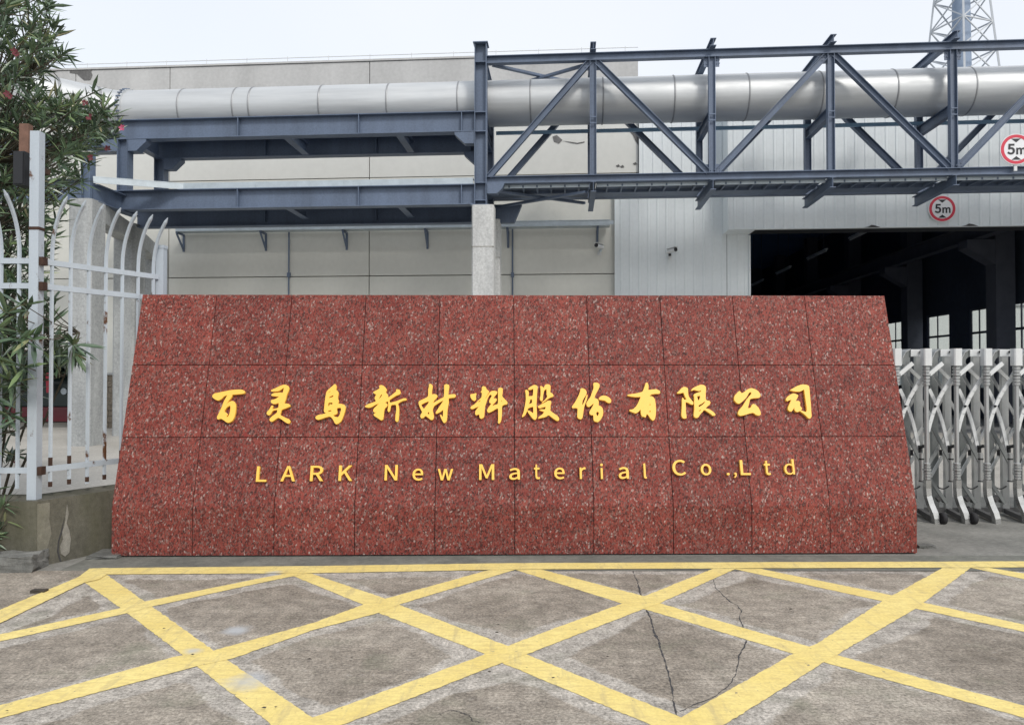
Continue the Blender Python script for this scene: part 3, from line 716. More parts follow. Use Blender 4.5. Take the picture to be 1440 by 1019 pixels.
for s_ in nodes:
    part('crossbeam', MB().ibeam((s_, TF - 0.22, ZT + 0.165), (s_, TB + 0.22, ZT + 0.165), 0.16, 0.12), M['steel'], truss)
    part('crossbeam', MB().ibeam((s_, TF - 0.12, ZB - 0.19), (s_, TB + 0.22, ZB - 0.22), 0.22, 0.12), M['steel'], truss)
    part('pipe_bearer', MB().ibeam((s_, TF + 0.06, ZM), (s_, TB - 0.05, ZM), 0.22, 0.12), M['steel'], truss)
    g_ = MB()
    g_.box(s_ - 0.16, s_ + 0.16, TF - 0.006, TF + 0.006, ZT - 0.28, ZT - 0.084)
    part('gusset_plate', g_, M['steel'], truss)
    lg = MB()
    lg.box(s_ - 0.20, s_ + 0.20, TF - 0.006, TF + 0.006, ZB + 0.079, ZB + 0.26)
    low_joint = nodes.index(s_) % 2 == 1
    if low_joint: part('gusset_plate', lg, M['steel'], truss)
    bo = MB()
    for bx_ in (-0.16, -0.11, 0.11, 0.16):
        for bz_ in ((ZB + 0.12, ZB + 0.18) if low_joint else ()) + (ZT - 0.14, ZT - 0.21):
            bo.tube([(s_ + bx_, TF - 0.02, bz_), (s_ + bx_, TF - 0.0062, bz_)], 0.013, 6, True, False)
    part('bolts', bo, M['steel'], truss)
    st_ = MB()
    st_.box(s_ - 0.065, s_ + 0.065, TF - 0.072, TF - 0.0535, ZM - 0.01, ZM + 0.01)
    st_.box(s_ - 0.065, s_ + 0.065, TF - 0.072, TF - 0.0535, ZM - 0.14, ZM - 0.12)
    part('stiffener', st_, M['steel'], truss)
for i in range(len(allN) - 1):                     # floor: ladder of rungs between the chords
    a, b = allN[i], allN[i + 1]
    n = 8
    for j in range(1, n):
        s_ = a + (b - a) * j / n
        part('floor_rung', MB().bar((s_, TF + 0.08, ZB - 0.12), (s_ , TF + 0.62, ZB - 0.12), 0.035, 0.05), M['steel'], truss)
    for t_ in (TF + 0.10, TF + 0.64):
        part('floor_rail', MB().bar((a + 0.08, t_, ZB - 0.115), (b - 0.08, t_, ZB - 0.115), 0.03, 0.07), M['galv'] if t_ < TF + 0.2 else M['steel'], truss)
    part('floor_plate', MB().box(a + 0.075, b - 0.075, TF + 0.085, TB - 0.09, ZB - 0.070, ZB - 0.064), M['steel'], truss)
    # wind bracing crossed in plan
    for z_, o_ in ((ZT - 0.06, 0.0), (ZB - 0.20, 0.0)):
        if i == 0:
            part('wind_brace', MB().bar((a + 0.25, TF + 0.1, z_), (b - 0.15, TB - 0.1, z_), 0.09, 0.05), M['steel'], truss)
            part('wind_brace', MB().bar((a + 0.25, TB - 0.1, z_ - 0.055), (b - 0.15, TF + 0.1, z_ - 0.055), 0.09, 0.05), M['steel'], truss)
part('pipe_rail', MB().bar((S0 + 0.2, TB - 0.12, ZM + 0.165), (S1, TB - 0.12, ZM + 0.165), 0.06, 0.075), M['steel_light'], truss, 'pale blue rail under the pipe')

ZCOL = fz(682, 291, TF)
ZTOP = fz(676, 64, TF)
rk = thing('steel_gantry', 'blue grey steel gantry of deep beams under the pipe left of the concrete column', 'pipe rack', (S0 - 4, TF, 0), True)
SL = fs(176, TF, 220)
for T_ in (TF, TB):
    zt = ZTOP if T_ == TF else ZTOP - 0.35
    c_ = part('main_post', MB().ibeam((S0, T_, ZCOL + 0.021), (S0, T_, zt), 0.26, 0.26, 0.016, 0.012, (1, 0, 0)), M['steel'], rk)
    part('base_plate', MB().box(S0 - 0.2, S0 + 0.2, T_ - 0.2, T_ + 0.2, ZCOL + 0.001, ZCOL + 0.02), M['steel'], rk)
    sm = MB()
    for z_ in (ZCOL + 0.12, ZCOL + 0.5, fz(676, 187, TF), fz(676, 160, TF), fz(676, 90, TF)):
        sm.box(S0 - 0.112, S0 + 0.112, T_ - 0.129, T_ - 0.008, z_ - 0.008, z_ + 0.008)
    part('stiffener', sm, M['steel'], rk)
part('post_cap', MB().box(S0 - 0.16, S0 + 0.16, TF - 0.16, TF + 0.16, ZTOP + 0.001, ZTOP + 0.022), M['steel'], rk)
ZU = (fz(400, 165, TF) + fz(400, 193, TF)) / 2
HU = fz(400, 165, TF) - fz(400, 193, TF)
ZD = (fz(400, 265, TF) + fz(400, 293, TF)) / 2
HD = fz(400, 265, TF) - fz(400, 293, TF)
SLL = fs(232, TF, 280)
for T_ in (TF, TB):
    part('upper_beam', MB().ibeam((SL - 0.13, T_, ZU), (S0 - 0.14, T_, ZU), HU, 0.24, 0.018, 0.012), M['steel'], rk)
    zl_ = ZD if T_ == TF else ZD - 0.09
    part('lower_beam', MB().ibeam((SL - 0.6, T_, zl_), (S0 - 0.14, T_, zl_), HD, 0.24, 0.018, 0.012), M['steel'], rk)
    for px in (337, 506, 650):
        s_ = fs(px, TF, 220)
        for zc, hh_ in ((ZU, HU), (ZD, HD)):
            part('stiffener', MB().box(s_ - 0.008, s_ + 0.008, T_ - 0.117, T_ - 0.007, zc - hh_ / 2 + 0.019, zc + hh_ / 2 - 0.019), M['steel'], rk)
    part('end_post', MB().ibeam((SL, T_, ZD + HD / 2 + 0.002), (SL, T_, ZU - HU / 2 - 0.002), 0.24, 0.24, 0.014, 0.011, (1, 0, 0)), M['steel'], rk)
    for sg, s_ in ((1, SL + 0.122), (-1, SL - 0.122), (-1, S0 - 0.142))[::1 if T_ == TF else 2]:
        hc = MB().prism([Vector((s_, T_ - 0.11, ZU - HU / 2 - 0.001)), Vector((s_ + sg * 0.42, T_ - 0.11, ZU - HU / 2 - 0.001)), Vector((s_ + sg * 0.42, T_ - 0.11, ZU - HU / 2 - 0.06)), Vector((s_ + sg * 0.2, T_ - 0.11, ZU - HU / 2 - 0.26)), Vector((s_, T_ - 0.11, ZU - HU / 2 - 0.26))], (0, 0.22, 0))
        part('haunch_bracket', hc, M['steel'], rk)
hb = MB().prism([Vector((S0 + 0.14, TF - 0.10, ZB - 0.08)), Vector((S0 + 0.52, TF - 0.10, ZB - 0.08)), Vector((S0 + 0.46, TF - 0.10, ZB - 0.2)), Vector((S0 + 0.35, TF - 0.10, ZB - 0.30)), Vector((S0 + 0.14, TF - 0.10, ZB - 0.30))], (0, 0.2, 0))
part('haunch_bracket', hb, M['steel'], rk)
hb = MB().prism([Vector((S0 + 0.14, TB - 0.10, ZB - 0.2)), Vector((S0 + 0.8, TB - 0.10, ZB - 0.2)), Vector((S0 + 0.62, TB - 0.10, ZB - 0.62)), Vector((S0 + 0.14, TB - 0.10, ZB - 0.62))], (0, 0.2, 0))
part('haunch_bracket', hb, M['steel'], rk)
for s_, zc, hh_ in ((SL, ZU, HU), (S0, ZU, HU), (S0, ZD, HD), (S0, ZT + 0.02, 0.2), (S0, ZM, 0.22)):
    part('tie_beam', MB().ibeam((s_, TF + 0.135, zc), (s_, TB - 0.135, zc), hh_ * 0.98, 0.2), M['steel'], rk)
for px in (400, 560):
    s_ = fs(px, TF, 220)
    part('tie_beam', MB().ibeam((s_, TF + 0.125, ZU - 0.08), (s_, TB - 0.125, ZU - 0.08), HU * 0.6, 0.16), M['steel'], rk)
    part('tie_beam', MB().ibeam((s_, TF + 0.125, ZD - 0.04), (s_, TB - 0.125, ZD - 0.04), HD * 0.6, 0.16), M['steel'], rk)
part('deck_shade_plate', MB().box(SL - 0.4, S0 - 0.15, TF + 0.122, TB - 0.122, ZD + HD / 2 - 0.05, ZD + HD / 2 - 0.04), M['steel'], rk)  # added to close the deck and put the back lower beam in shade
# branch of the gantry that turns towards the road at its left end
TN = 15.0
SB = fs(124, TN, 250)
part('branch_beam', MB().ibeam((SB + 0.12, TN, ZD - 0.06), (SB + 0.14, TF + 0.5, ZD - 0.06), HD - 0.06, 0.22, 0.018, 0.012), M['steel'], rk)
part('branch_post', MB().ibeam((SB, TN, ZD - HD / 2), (SB, TN, ZU - 0.1), 0.2, 0.2, 0.014, 0.011, (1, 0, 0)), M['steel'], rk)
part('branch_beam', MB().ibeam((SB - 3.5, TN, ZD), (SB - 0.11, TN, ZD), HD, 0.22, 0.018, 0.012), M['steel'], rk)
part('branch_beam', MB().ibeam((SB - 3.5, TN + 1.9, ZU), (SL - 0.14, TN + 1.9, ZU), HU, 0.22, 0.018, 0.012), M['steel'], rk)
# galvanised tray lying along the lower deck
zt0 = ZD + HD / 2 + 0.003
tr_ = MB()
pa = [Vector((fs(131, 14.93, 250), 14.93, zt0 - 0.085)), Vector((fs(258, TF - 0.06, 262), TF - 0.06, zt0)), Vector((S0 - 0.16, TF - 0.06, zt0))]
for a, b in zip(pa[:-1], pa[1:]):
    tr_.bar(a + Vector((0, 0, 0.07)), b + Vector((0, 0, 0.07)), 0.012, 0.14)
    tr_.bar(a + Vector((0, 0.11, 0.134)), b + Vector((0, 0.11, 0.134)), 0.2, 0.012)
tray0 = thing('cable_duct', 'pale galvanised cable duct lying along the lower deck of the gantry', 'cable duct', (SL, TF, zt0), True)
part('duct_body', tr_, M['galv'], tray0)
for px in (262, 286, 360, 485, 612):
    s_ = fs(px, TF, 262)
    if s_ > SL + 1.05:
        part('duct_strap', MB().box(s_ - 0.012, s_ + 0.012, TF - 0.072, TF - 0.067, zt0, zt0 + 0.145), M['galv'], tray0)

# the insulated pipe
pipe = thing('insulated_pipe', 'long fat aluminium jacketed pipe running across the gantry and through the truss', 'pipe', (S0, TP, PZ), True)
SE = fs(184, TP, 150)
def seams():
    px = [186, 264, 339, 361, 457, 550, 647, 747, 847, 945, 1047, 1148, 1250, 1357, 1460, 1570]
    return [fs(x, TP, 140) for x in px] + [S1 + 0.6]
sm_ = seams()
for a, b in zip(sm_[:-1], sm_[1:]):
    rr_ = PR + random.uniform(-0.004, 0.004)
    o = part('pipe_section', MB().tube([(a + 0.003, TP, PZ), (b - 0.003, TP, PZ)], rr_, 48), M['pipe'], pipe)
    wide = 0.017
    part('joint_band', MB().tube([(b - wide, TP, PZ), (b - wide * 0.4, TP, PZ), (b + wide * 0.4, TP, PZ), (b + wide, TP, PZ)], [PR + 0.005, PR + 0.012, PR + 0.012, PR + 0.005], 48), M['band'], pipe)
for off in (0.0, -0.09):
    part('flange_ring', MB().tube([(sm_[0] - 0.02 + off, TP, PZ), (sm_[0] + 0.02 + off, TP, PZ)], PR + 0.035, 48), M['pipe'], pipe)
bt = MB()
for k_ in range(28):
    a_ = 2 * math.pi * k_ / 28
    y_, z_ = TP + math.cos(a_) * (PR + 0.038), PZ + math.sin(a_) * (PR + 0.038)
    bt.box(sm_[0] - 0.10, sm_[0] + 0.01, y_ - 0.013, y_ + 0.013, z_ - 0.013, z_ + 0.013)
part('flange_bolts', bt, M['steel'], pipe)
TQ = 15.55
def arc_pts():
    out = []
    s_a = sm_[0] - 0.1
    L_ = 1.7
    for j in range(13):
        u_ = j / 12
        e_ = u_ * u_ * (3 - 2 * u_)
        out.append(Vector((s_a - L_ * u_, TP + (TQ - TP) * e_, PZ)))
    return out
ap = arc_pts()
for j in range(0, 12, 4):
    part('elbow_section', MB().tube(ap[j:j + 5], PR + (0.004 if j == 4 else 0), 40), M['pipe'], pipe)
    c_ = ap[j + 4]; t_ = (ap[min(j + 5, 12)] - ap[j + 3]).normalized()
    part('joint_band', MB().tube([c_ - t_ * 0.03, c_ + t_ * 0.03], PR + 0.014, 40), M['band'], pipe)
part('pipe_section', MB().tube([ap[-1], ap[-1] + Vector((-5, 0, 0))], PR, 40), M['pipe'], pipe)

# concrete columns
for i, (t_, lab) in enumerate(((TF, 'pale square concrete column rising behind the granite sign under the steel post'), (TB, 'concrete column half hidden close behind the nearer one'))):
    cthing = thing('concrete_column', lab, 'column', (S0 + 0.06, t_, 0), True, 'concrete columns under the pipe rack')
    hw = 0.235
    x_ = S0 + 0.06
    part('shaft', MB().prism([Vector((x_ + a * hw, t_ + b * hw, -0.05)) for a, b in ((-1, -.85), (-.88, -1), (.88, -1), (1, -.85), (1, .85), (.88, 1), (-.88, 1), (-1, .85))], (0, 0, ZCOL + 0.05)), M['column'], cthing)
    part('grout_line', MB().box(x_ - hw - 0.002, x_ + hw + 0.002, t_ - hw - 0.003, t_ - hw + 0.05, fz(682, 349, TF) - 0.01, fz(682, 349, TF) + 0.006), M['plinth_patch'], cthing)
ce_ = thing('concrete_column', 'concrete column under the far right end of the truss', 'column', (S1 - 0.2, TF, 0), True, 'concrete columns under the pipe rack')
part('shaft', MB().box(S1 - 0.45, S1 + 0.05, TF - 0.25, TB + 0.25, -0.05, ZB - 0.32), M['column'], ce_)

P1 = thing('concrete_portal', 'weathered concrete pillars joined by a beam behind the white fence', 'concrete frame', (SB, TN, 0), True)
sp1 = fs(120, TN, 560)
zp = ZD - HD / 2 - 0.004
part('pillar', MB().prism([Vector((sp1 + a * 0.25, TN + b * 0.25, -0.05)) for a, b in ((-1, -.8), (-.8, -1), (.8, -1), (1, -.8), (1, 1), (-1, 1))], (0, 0, zp + 0.05)), M['pillar'], P1)
sp2 = fs(180, TB, 560)
part('pillar', MB().prism([Vector((sp2 + a * 0.27, TB + b * 0.25, -0.05)) for a, b in ((-1, -.8), (-.8, -1), (.8, -1), (1, -.8), (1, 1), (-1, 1))], (0, 0, zp + 0.05)), M['pillar'], P1)
part('beam', MB().bar((sp1 + 0.05, TN + 0.28, zp - 0.22), (sp2 + 0.05, TB - 0.26, zp - 0.22), 0.34, 0.40), M['pillar'], P1)
sp3 = fs(219, 18.9, 560)
part('pillar', MB().box(sp3 - 0.2, sp3 + 0.2, 18.7, 19.1, -0.05, zp - 0.3), M['pillar'], P1)
part('beam', MB().bar((sp2 + 0.05, TB + 0.26, zp - 0.3), (sp3, 18.7, zp - 0.5), 0.3, 0.36), M['pillar'], P1)

# ------------------------------------------------------------------ concrete workshop behind
TW = 19.8
bld = thing('concrete_workshop', 'long pale concrete panel building behind the pipe rack', 'building', (0, TW, 0), True)
ztop = fz(600, 84, TW)
zjo = fz(520, 388, TW)
zmid = fz(520, 250, TW)
zpar = fz(600, 150, TW)
s_end = fs(898, TW, 140)
sj = [fs(-170, TW), fs(104, TW), fs(237, TW), fs(519, TW), s_end]
dz = fz(60, 493, TW)
for i in range(4):
    a, b = sj[i] + 0.012, sj[i + 1] - 0.012
    rows = [(0.0, zjo), (zjo, zmid), (zmid, zpar), (zpar, ztop)]
    for z0, z1 in rows:
        if i == 0 and z0 == 0.0: z0 = dz
        m_ = M['wall_low'] if z1 == zjo or z1 == zmid else (M['wall'] if z1 == zpar else M['parapet'])
        part('wall_panel', MB().box(a, b, TW + random.uniform(-0.004, 0.004), TW + 0.2, z0 + 0.012, z1 - 0.012), m_, bld)
part('backing', MB().box(sj[1], s_end - 0.02, TW + 0.19, TW + 0.5, 0, ztop - 0.05), M['joint'], bld)
part('backing', MB().box(sj[0], sj[1] - 0.003, TW + 0.19, TW + 0.5, dz, ztop - 0.05), M['joint'], bld)
part('side_wall', MB().box(s_end - 0.25, s_end, TW + 0.51, TW + 14, 0, ztop), M['parapet'], bld)
part('side_wall', MB().box(sj[0], sj[0] + 0.25, TW + 0.51, TW + 14, 0, ztop), M['parapet'], bld)
part('back_wall', MB().box(sj[0] + 0.26, s_end - 0.26, TW + 13.7, TW + 14, 0, ztop), M['hall_dark'], bld)
part('roof', MB().box(sj[0] + 0.26, s_end - 0.26, TW + 0.51, TW + 13.69, ztop - 0.6, ztop - 0.3), M['hall_dark'], bld)
cpz = ztop + 0.002
part('coping', MB().box(sj[0] - 0.02, s_end + 0.02, TW - 0.03, TW + 0.3, cpz, cpz + 0.05), M['parapet'], bld)
lw = MB().tube([(sj[0], TW + 0.1, cpz + 0.20), (s_end, TW + 0.1, cpz + 0.20)], 0.012, 5)
s_ = sj[0] + 0.3
while s_ < s_end:
    lw.tube([(s_, TW + 0.1, cpz + 0.05), (s_, TW + 0.1, cpz + 0.24)], 0.009, 5)
    s_ += 1.15
part('lightning_wire', lw, M['white_clean'], bld)
# dark torn patch on the parapet and peeled scraps of render
def patch(pts, T_, mat, name='peeled_patch'):
    poly = [Vector((fac(x, y, T_)[0], T_, fac(x, y, T_)[1])) for x, y in pts]
    part(name, MB().prism(poly, (0, 0.004, 0)), mat, bld)
patch([(98, 98), (131, 96), (128, 101), (130, 106), (127, 113), (118, 113), (108, 104), (98, 103)], TW - 0.009, M['stainwall'], 'stain_patch')
patch([(777, 192), (783, 190), (791, 197), (786, 202), (779, 199)], TW - 0.009, M['stainwall'])
patch([(791, 198), (806, 200), (812, 201), (822, 199), (822, 200.4), (812, 202.4), (804, 201.2)], TW - 0.009, M['stainwall'])
patch([(884, 183), (897, 183), (898, 205), (893, 197), (890, 190)], TW - 0.009, M['stainwall'])
for x_, y_ in ((866, 233), (872, 234), (890, 230)):
    patch([(x_, y_), (x_ + 4, y_ - 2), (x_ + 6, y_ + 1), (x_ + 2, y_ + 2)], TW - 0.009, M['stainwall'])
for px in (407, 721):
    zc_ = fz(px, 318, TW)
    s_ = fs(px, TW)
    part('conduit', MB().tube([(s_, TW - 0.05, 0.3), (s_, TW - 0.05, zc_)], 0.022, 8), M['steel'], bld)
    part('conduit_box', MB().box(s_ - 0.04, s_ + 0.04, TW - 0.09, TW - 0.01, fz(px, 390, TW), fz(px, 390, TW) + 0.12), M['steel'], bld)
# stone dado of the left bay
dsx0, dsx1 = sj[1] + 0.02, sj[2] - 0.01
zd_ = 1.46
nrow = 9
for r_ in range(nrow):
    z0 = zd_ * r_ / nrow
    x_ = dsx0 - (0.18 if r_ % 2 else 0)
    while x_ < dsx1:
        xa, xb = max(x_, dsx0), min(x_ + 0.36, dsx1)
        if xb - xa > 0.06:
            dd = random.uniform(0, 0.02)
            part('stone_block', MB().box(xa + 0.006, xb - 0.006, TW - 0.10 - dd, TW - 0.006, z0 + 0.006, z0 + zd_ / nrow - 0.006), M['stone_block'] if 'stone_block' in M else M.setdefault('stone_block', concrete('brown_stone_block', (0.13, 0.11, 0.085), (0.26, 0.225, 0.18), 6, False, 0.5)), bld)
        x_ += 0.36
part('dado_cap', MB().box(dsx0, dsx1, TW - 0.14, TW - 0.006, zd_ + 0.002, zd_ + 0.06), M['pillar'], bld)
# floor and machine inside the left doorway
struct('workshop_floor', MB().sheet([W(sj[0], TW + 0.2, 0.003), W(sj[1], TW + 0.2, 0.003), W(sj[1], TW + 13, 0.003), W(sj[0], TW + 13, 0.003)]), M['apron'])
tk = thing('parked_truck', 'dark red and green truck parked in the workshop doorway behind the leaves', 'truck', (fs(50, 22.0), 22.0, 0), True)
ts0, ts1 = fs(-60, 22.0), fs(101, 22.0)
part('bumper', MB().box(ts0, ts1, 21.9, 22.05, fz(60, 592, 22) , fz(60, 572, 22)), M['car_red'], tk)
part('grille', MB().box(ts0 + 0.05, ts1 - 0.05, 22.06, 22.3, fz(60, 571, 22), fz(60, 540, 22)), M['car_green'], tk)
part('cab', MB().prism([Vector((ts0 + 0.02, y_, z_)) for y_, z_ in ((22.31, 0.5), (22.31, 1.25), (22.7, 2.3), (24.2, 2.4), (24.2, 0.5))], (ts1 - ts0 - 0.04, 0, 0)), M['car_green'], tk)
part('windscreen', MB().prism([Vector((ts0 + 0.2, y_, z_)) for y_, z_ in ((22.325, 1.32), (22.66, 2.22), (22.65, 2.23), (22.315, 1.33))], (ts1 - ts0 - 0.4, 0, 0)), M['glass'], tk)
part('cargo_box', MB().box(ts0 - 0.05, ts1 + 0.05, 24.3, 28, 0.8, 2.9), M['hall_col'], tk)
for s_ in (ts0 + 0.25, ts1 - 0.25):
    for t_ in (22.9, 26.5):
        wv = part('wheel', MB().tube([(s_ - 0.12, t_, 0.45), (s_ + 0.12, t_, 0.45)], 0.445, 20), M['rubber'], tk)
    part('headlight', MB().tube([(s_, 22.02, 0.95), (s_, 22.055, 0.95)], 0.1, 14), M['galv'], tk)
part('pennant', MB().prism([Vector((fs(66, 21.9), 21.85, z_)) for z_ in ()] or [Vector((fs(66, 21.9), 21.86, fz(66, 522, 21.9))), Vector((fs(77, 21.9), 21.86, fz(77, 528, 21.9))), Vector((fs(76, 21.9), 21.86, fz(76, 551, 21.9))), Vector((fs(68, 21.9), 21.86, fz(68, 552, 21.9)))], (0, 0.02, 0)), M['red'], tk)

# galvanised cable tray on the wall with its brackets
ct = thing('cable_tray', 'galvanised cable tray on brackets along the workshop wall', 'cable tray', (fs(500, TW), TW - 0.2, fz(500, 318, TW)), True)
TT = TW - 0.42
za_ = fz(780, 314, TT)
sa, sb = fs(246, TT), fs(858, TT)
cuts = [sa, fs(430, TT), fs(560, TT), fs(742, TT), fs(784, TT), sb]
for a, b in zip(cuts[:-1], cuts[1:]):
    m_ = MB()
    m_.box(a + 0.004, b - 0.004, TT - 0.004, TT, za_ - 0.075, za_ + 0.075)
    m_.box(a + 0.004, b - 0.004, TT + 0.001, TT + 0.30, za_ - 0.075, za_ - 0.07)
    m_.box(a + 0.004, b - 0.004, TT + 0.301, TT + 0.305, za_ - 0.075, za_ + 0.075)
    m_.box(a + 0.004, b - 0.004, TT - 0.02, TT - 0.0045, za_ + 0.06, za_ + 0.075)
    m_.box(a + 0.004, b - 0.004, TT - 0.02, TT - 0.0045, za_ - 0.075, za_ - 0.06)
    part('tray_length', m_, M['galv'], ct)
    part('coupling_plate', MB().box(b - 0.09, b + 0.09, TT - 0.012, TT - 0.0055, za_ - 0.05, za_ + 0.05), M['galv'], ct)
for px in (247, 365, 481, 597, 713, 841):
    s_ = fs(px, TT)
    m_ = MB()
    m_.bar((s_, TT + 0.02, za_ - 0.10), (s_, TW - 0.005, za_ - 0.10), 0.05, 0.045)
    m_.bar((s_, TT + 0.04, za_ - 0.13), (s_, TW - 0.02, za_ - 0.50), 0.045, 0.03)
    m_.box(s_ - 0.03, s_ + 0.03, TW - 0.018, TW - 0.004, za_ - 0.56, za_ - 0.124)
    part('bracket', m_, M['steel'], ct)

# ------------------------------------------------------------------ clad hall with the open portal
hall = thing('clad_hall', 'pale ribbed metal hall with a wide dark open doorway', 'building', (fs(1100, TW), TW, 0), True)
TC, TH_ = 19.7, 19.05
zroof = 8.85
def clad(s0, s1, z0, z1, t_, name='cladding_sheet'):
    n = max(1, round((s1 - s0) / 0.75))
    wd = (s1 - s0) / n
    for i in range(n):
        a = s0 + wd * i
        prof = []
        for r_ in range(3):
            c_ = a + wd * (r_ + 0.5) / 3
            prof += [(c_ - 0.030, 0.0), (c_ - 0.018, -0.013), (c_ + 0.018, -0.013), (c_ + 0.030, 0.0)]
        prof = [(a + 0.001, 0.0)] + prof + [(a + wd - 0.001, 0.0)]
        loop = [(x, t_ + y) for x, y in prof] + [(a + wd - 0.001, t_ + 0.02), (a + 0.001, t_ + 0.02)]
        part(name, MB().prism([Vector((x, y, z0)) for x, y in loop], (0, 0, z1 - z0)), M['clad'], hall)
s867, s899, s1024, s1053 = fs(867, TC), fs(899, TC), fs(1022, TC), fs(1053, TC)
zhd = fz(1060, 321, TH_)
zstep = fz(880, 262, TC)
sR = 13.3
clad(s867, s1024, 0.0, zstep, TC)
clad(s899, s1024, zstep + 0.003, zroof, TC)
clad(s1024 + 0.012, s1053, 0.0, zhd - 0.006, TC)
sh0 = fs(1026, TH_)
clad(sh0, sR + 3.4, zhd, zroof, TH_)
part('header_return', MB().box(sh0 - 0.03, sh0 - 0.002, TH_, TC + 0.1, zhd, zroof), M['clad'], hall)
part('header_soffit', MB().box(sh0 - 0.03, s1053 + 0.02, TH_ - 0.03, TC - 0.003, zhd - 0.03, zhd - 0.004), M['clad'], hall)
part('header_lip', MB().box(s1053 + 0.021, sR + 3.4, TH_ - 0.03, TH_ + 0.08, zhd - 0.03, zhd - 0.004), M['clad'], hall)
part('corner_trim', MB().box(s867 - 0.05, s867 - 0.002, TC - 0.05, TC + 0.02, 0, zstep), M['clad'], hall)
part('door_jamb', MB().box(s1053 + 0.002, s1053 + 0.04, TC - 0.04, TC + 0.4, 0, zhd - 0.054), M['clad'], hall)
part('outer_pier', MB().box(sR, sR + 3.4, TC, TC + 0.4, 0, zhd - 0.056), M['clad'], hall)
# dents along the lip of the header
for px in (1226, 1363):
    s_ = fs(px, TH_, 318)
    part('dent', MB().prism([Vector((s_ + x * 0.2, TH_ - 0.034, zhd - 0.025 + z * 0.07)) for x, z in ((-1, 0), (-.5, .3), (-.1, .9), (.3, .7), (.9, .1), (1, 0))], (0, 0.003, 0)), M['joint'], hall)
TEND = 58.0
SWR = 13.95
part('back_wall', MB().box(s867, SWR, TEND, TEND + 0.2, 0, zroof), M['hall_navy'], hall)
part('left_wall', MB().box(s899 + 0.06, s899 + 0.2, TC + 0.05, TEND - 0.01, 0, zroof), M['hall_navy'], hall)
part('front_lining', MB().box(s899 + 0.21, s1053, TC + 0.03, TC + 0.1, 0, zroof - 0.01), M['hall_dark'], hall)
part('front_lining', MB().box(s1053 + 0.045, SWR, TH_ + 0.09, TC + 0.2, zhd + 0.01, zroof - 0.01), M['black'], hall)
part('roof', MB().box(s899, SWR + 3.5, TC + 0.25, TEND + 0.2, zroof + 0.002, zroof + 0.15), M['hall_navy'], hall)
struct('hall_floor', MB().sheet([W(s899, TC, 0.003), W(SWR, TC, 0.003), W(SWR, TEND, 0.003), W(s899, TEND, 0.003)]), M.setdefault('hallfloor', paint('dark_shop_floor', (0.24, 0.245, 0.25), 0.6, 0.3, 1.0)))
wins = [(1452, 1424), (1393, 1364), (1335, 1304), (1274, 1246)]
ws = [(side(a, 480, SWR)[0], side(b, 480, SWR)[0]) for a, b in wins]
t_ = ws[-1][1] + 1.4
while t_ < TEND - 3:
    ws.append((t_, t_ + 1.7)); t_ += 3.1
zw1, zw0 = 3.72, 0.95
zwm = side(1379, 467, SWR)[1]
edge_t = TC + 0.21
for (a, b) in ws:
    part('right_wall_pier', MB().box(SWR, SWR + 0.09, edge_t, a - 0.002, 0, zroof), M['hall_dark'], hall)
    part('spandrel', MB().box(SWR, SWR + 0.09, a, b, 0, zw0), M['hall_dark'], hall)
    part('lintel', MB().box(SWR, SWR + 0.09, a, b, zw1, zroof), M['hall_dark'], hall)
    edge_t = b + 0.002
    f_ = MB()
    for tt in (a + 0.04, (a + b) / 2 + 0.1, b - 0.04): f_.box(SWR + 0.03, SWR + 0.06, tt - 0.028, tt + 0.028, zw0, zw1)
    for zz in (zw0 + 0.03, zwm, zw1 - 0.03): f_.box(SWR + 0.031, SWR + 0.059, a + 0.07, b - 0.07, zz - 0.04, zz + 0.04)
    wf = part('window', f_, M['hall_col'], hall)
    for z0, z1 in ((zw0 + 0.07, zwm - 0.04), (zwm + 0.04, zw1 - 0.07)):
        for t0, t1 in ((a + 0.075, (a + b) / 2 + 0.065), ((a + b) / 2 + 0.135, b - 0.075)):
            part('pane', MB().box(SWR + 0.042, SWR + 0.048, t0, t1, z0, z1), M['glass'], wf)
part('right_wall_pier', MB().box(SWR, SWR + 0.09, edge_t, TEND - 0.01, 0, zroof), M['hall_dark'], hall)
SC = 13.35
tcs = [side(1407, 420, SC)[0]]
tcs.append(side(1282, 430, SC)[0])
bay = tcs[1] - tcs[0]
for i in range(2, 6): tcs.append(tcs[0] + bay * i)
zcb = side(1407, 338, SC)[1]
for t_ in tcs:
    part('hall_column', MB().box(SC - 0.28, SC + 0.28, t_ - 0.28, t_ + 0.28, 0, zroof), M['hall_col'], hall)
    part('corbel', MB().prism([Vector((SC - 0.281, t_ - 0.26, zcb)), Vector((SC - 1.1, t_ - 0.26, zcb)), Vector((SC - 1.1, t_ - 0.26, zcb - 0.25)), Vector((SC - 0.281, t_ - 0.26, zcb - 0.75))], (0, 0.52, 0)), M['hall_col'], hall)
part('crane_beam', MB().ibeam((SC - 0.75, TC + 0.6, zcb + 0.27), (SC - 0.75, TEND - 0.5, zcb + 0.27), 0.5, 0.3, 0.03, 0.02), M['hall_col'], hall)
for i in range(4):
    ta = side(1232 - 0, 320, 10.0)[0] + i * 4.6
    lm = thing('tube_lamp', 'unlit tube lamp hung in the dark hall, %s from the doorway' % ('nearest', 'second', 'third', 'farthest')[i], 'lamp', (10.0, ta, 6.2), True, 'row of unlit tube lamps in the hall')
    part('tube', MB().tube([(10.0, ta, 6.2), (10.0, ta + 2.2, 6.2)], 0.025, 8), M['white_clean'], lm)
    part('batten', MB().bar((10.0, ta - 0.05, 6.27), (10.0, ta + 2.25, 6.27), 0.09, 0.06), M['white_clean'], lm)
    for q_ in (0.3, 1.9):
        part('hanger', MB().tube([(10.0, ta + q_, 6.3), (10.0, ta + q_, zroof)], 0.01, 5), M['hall_col'], lm)

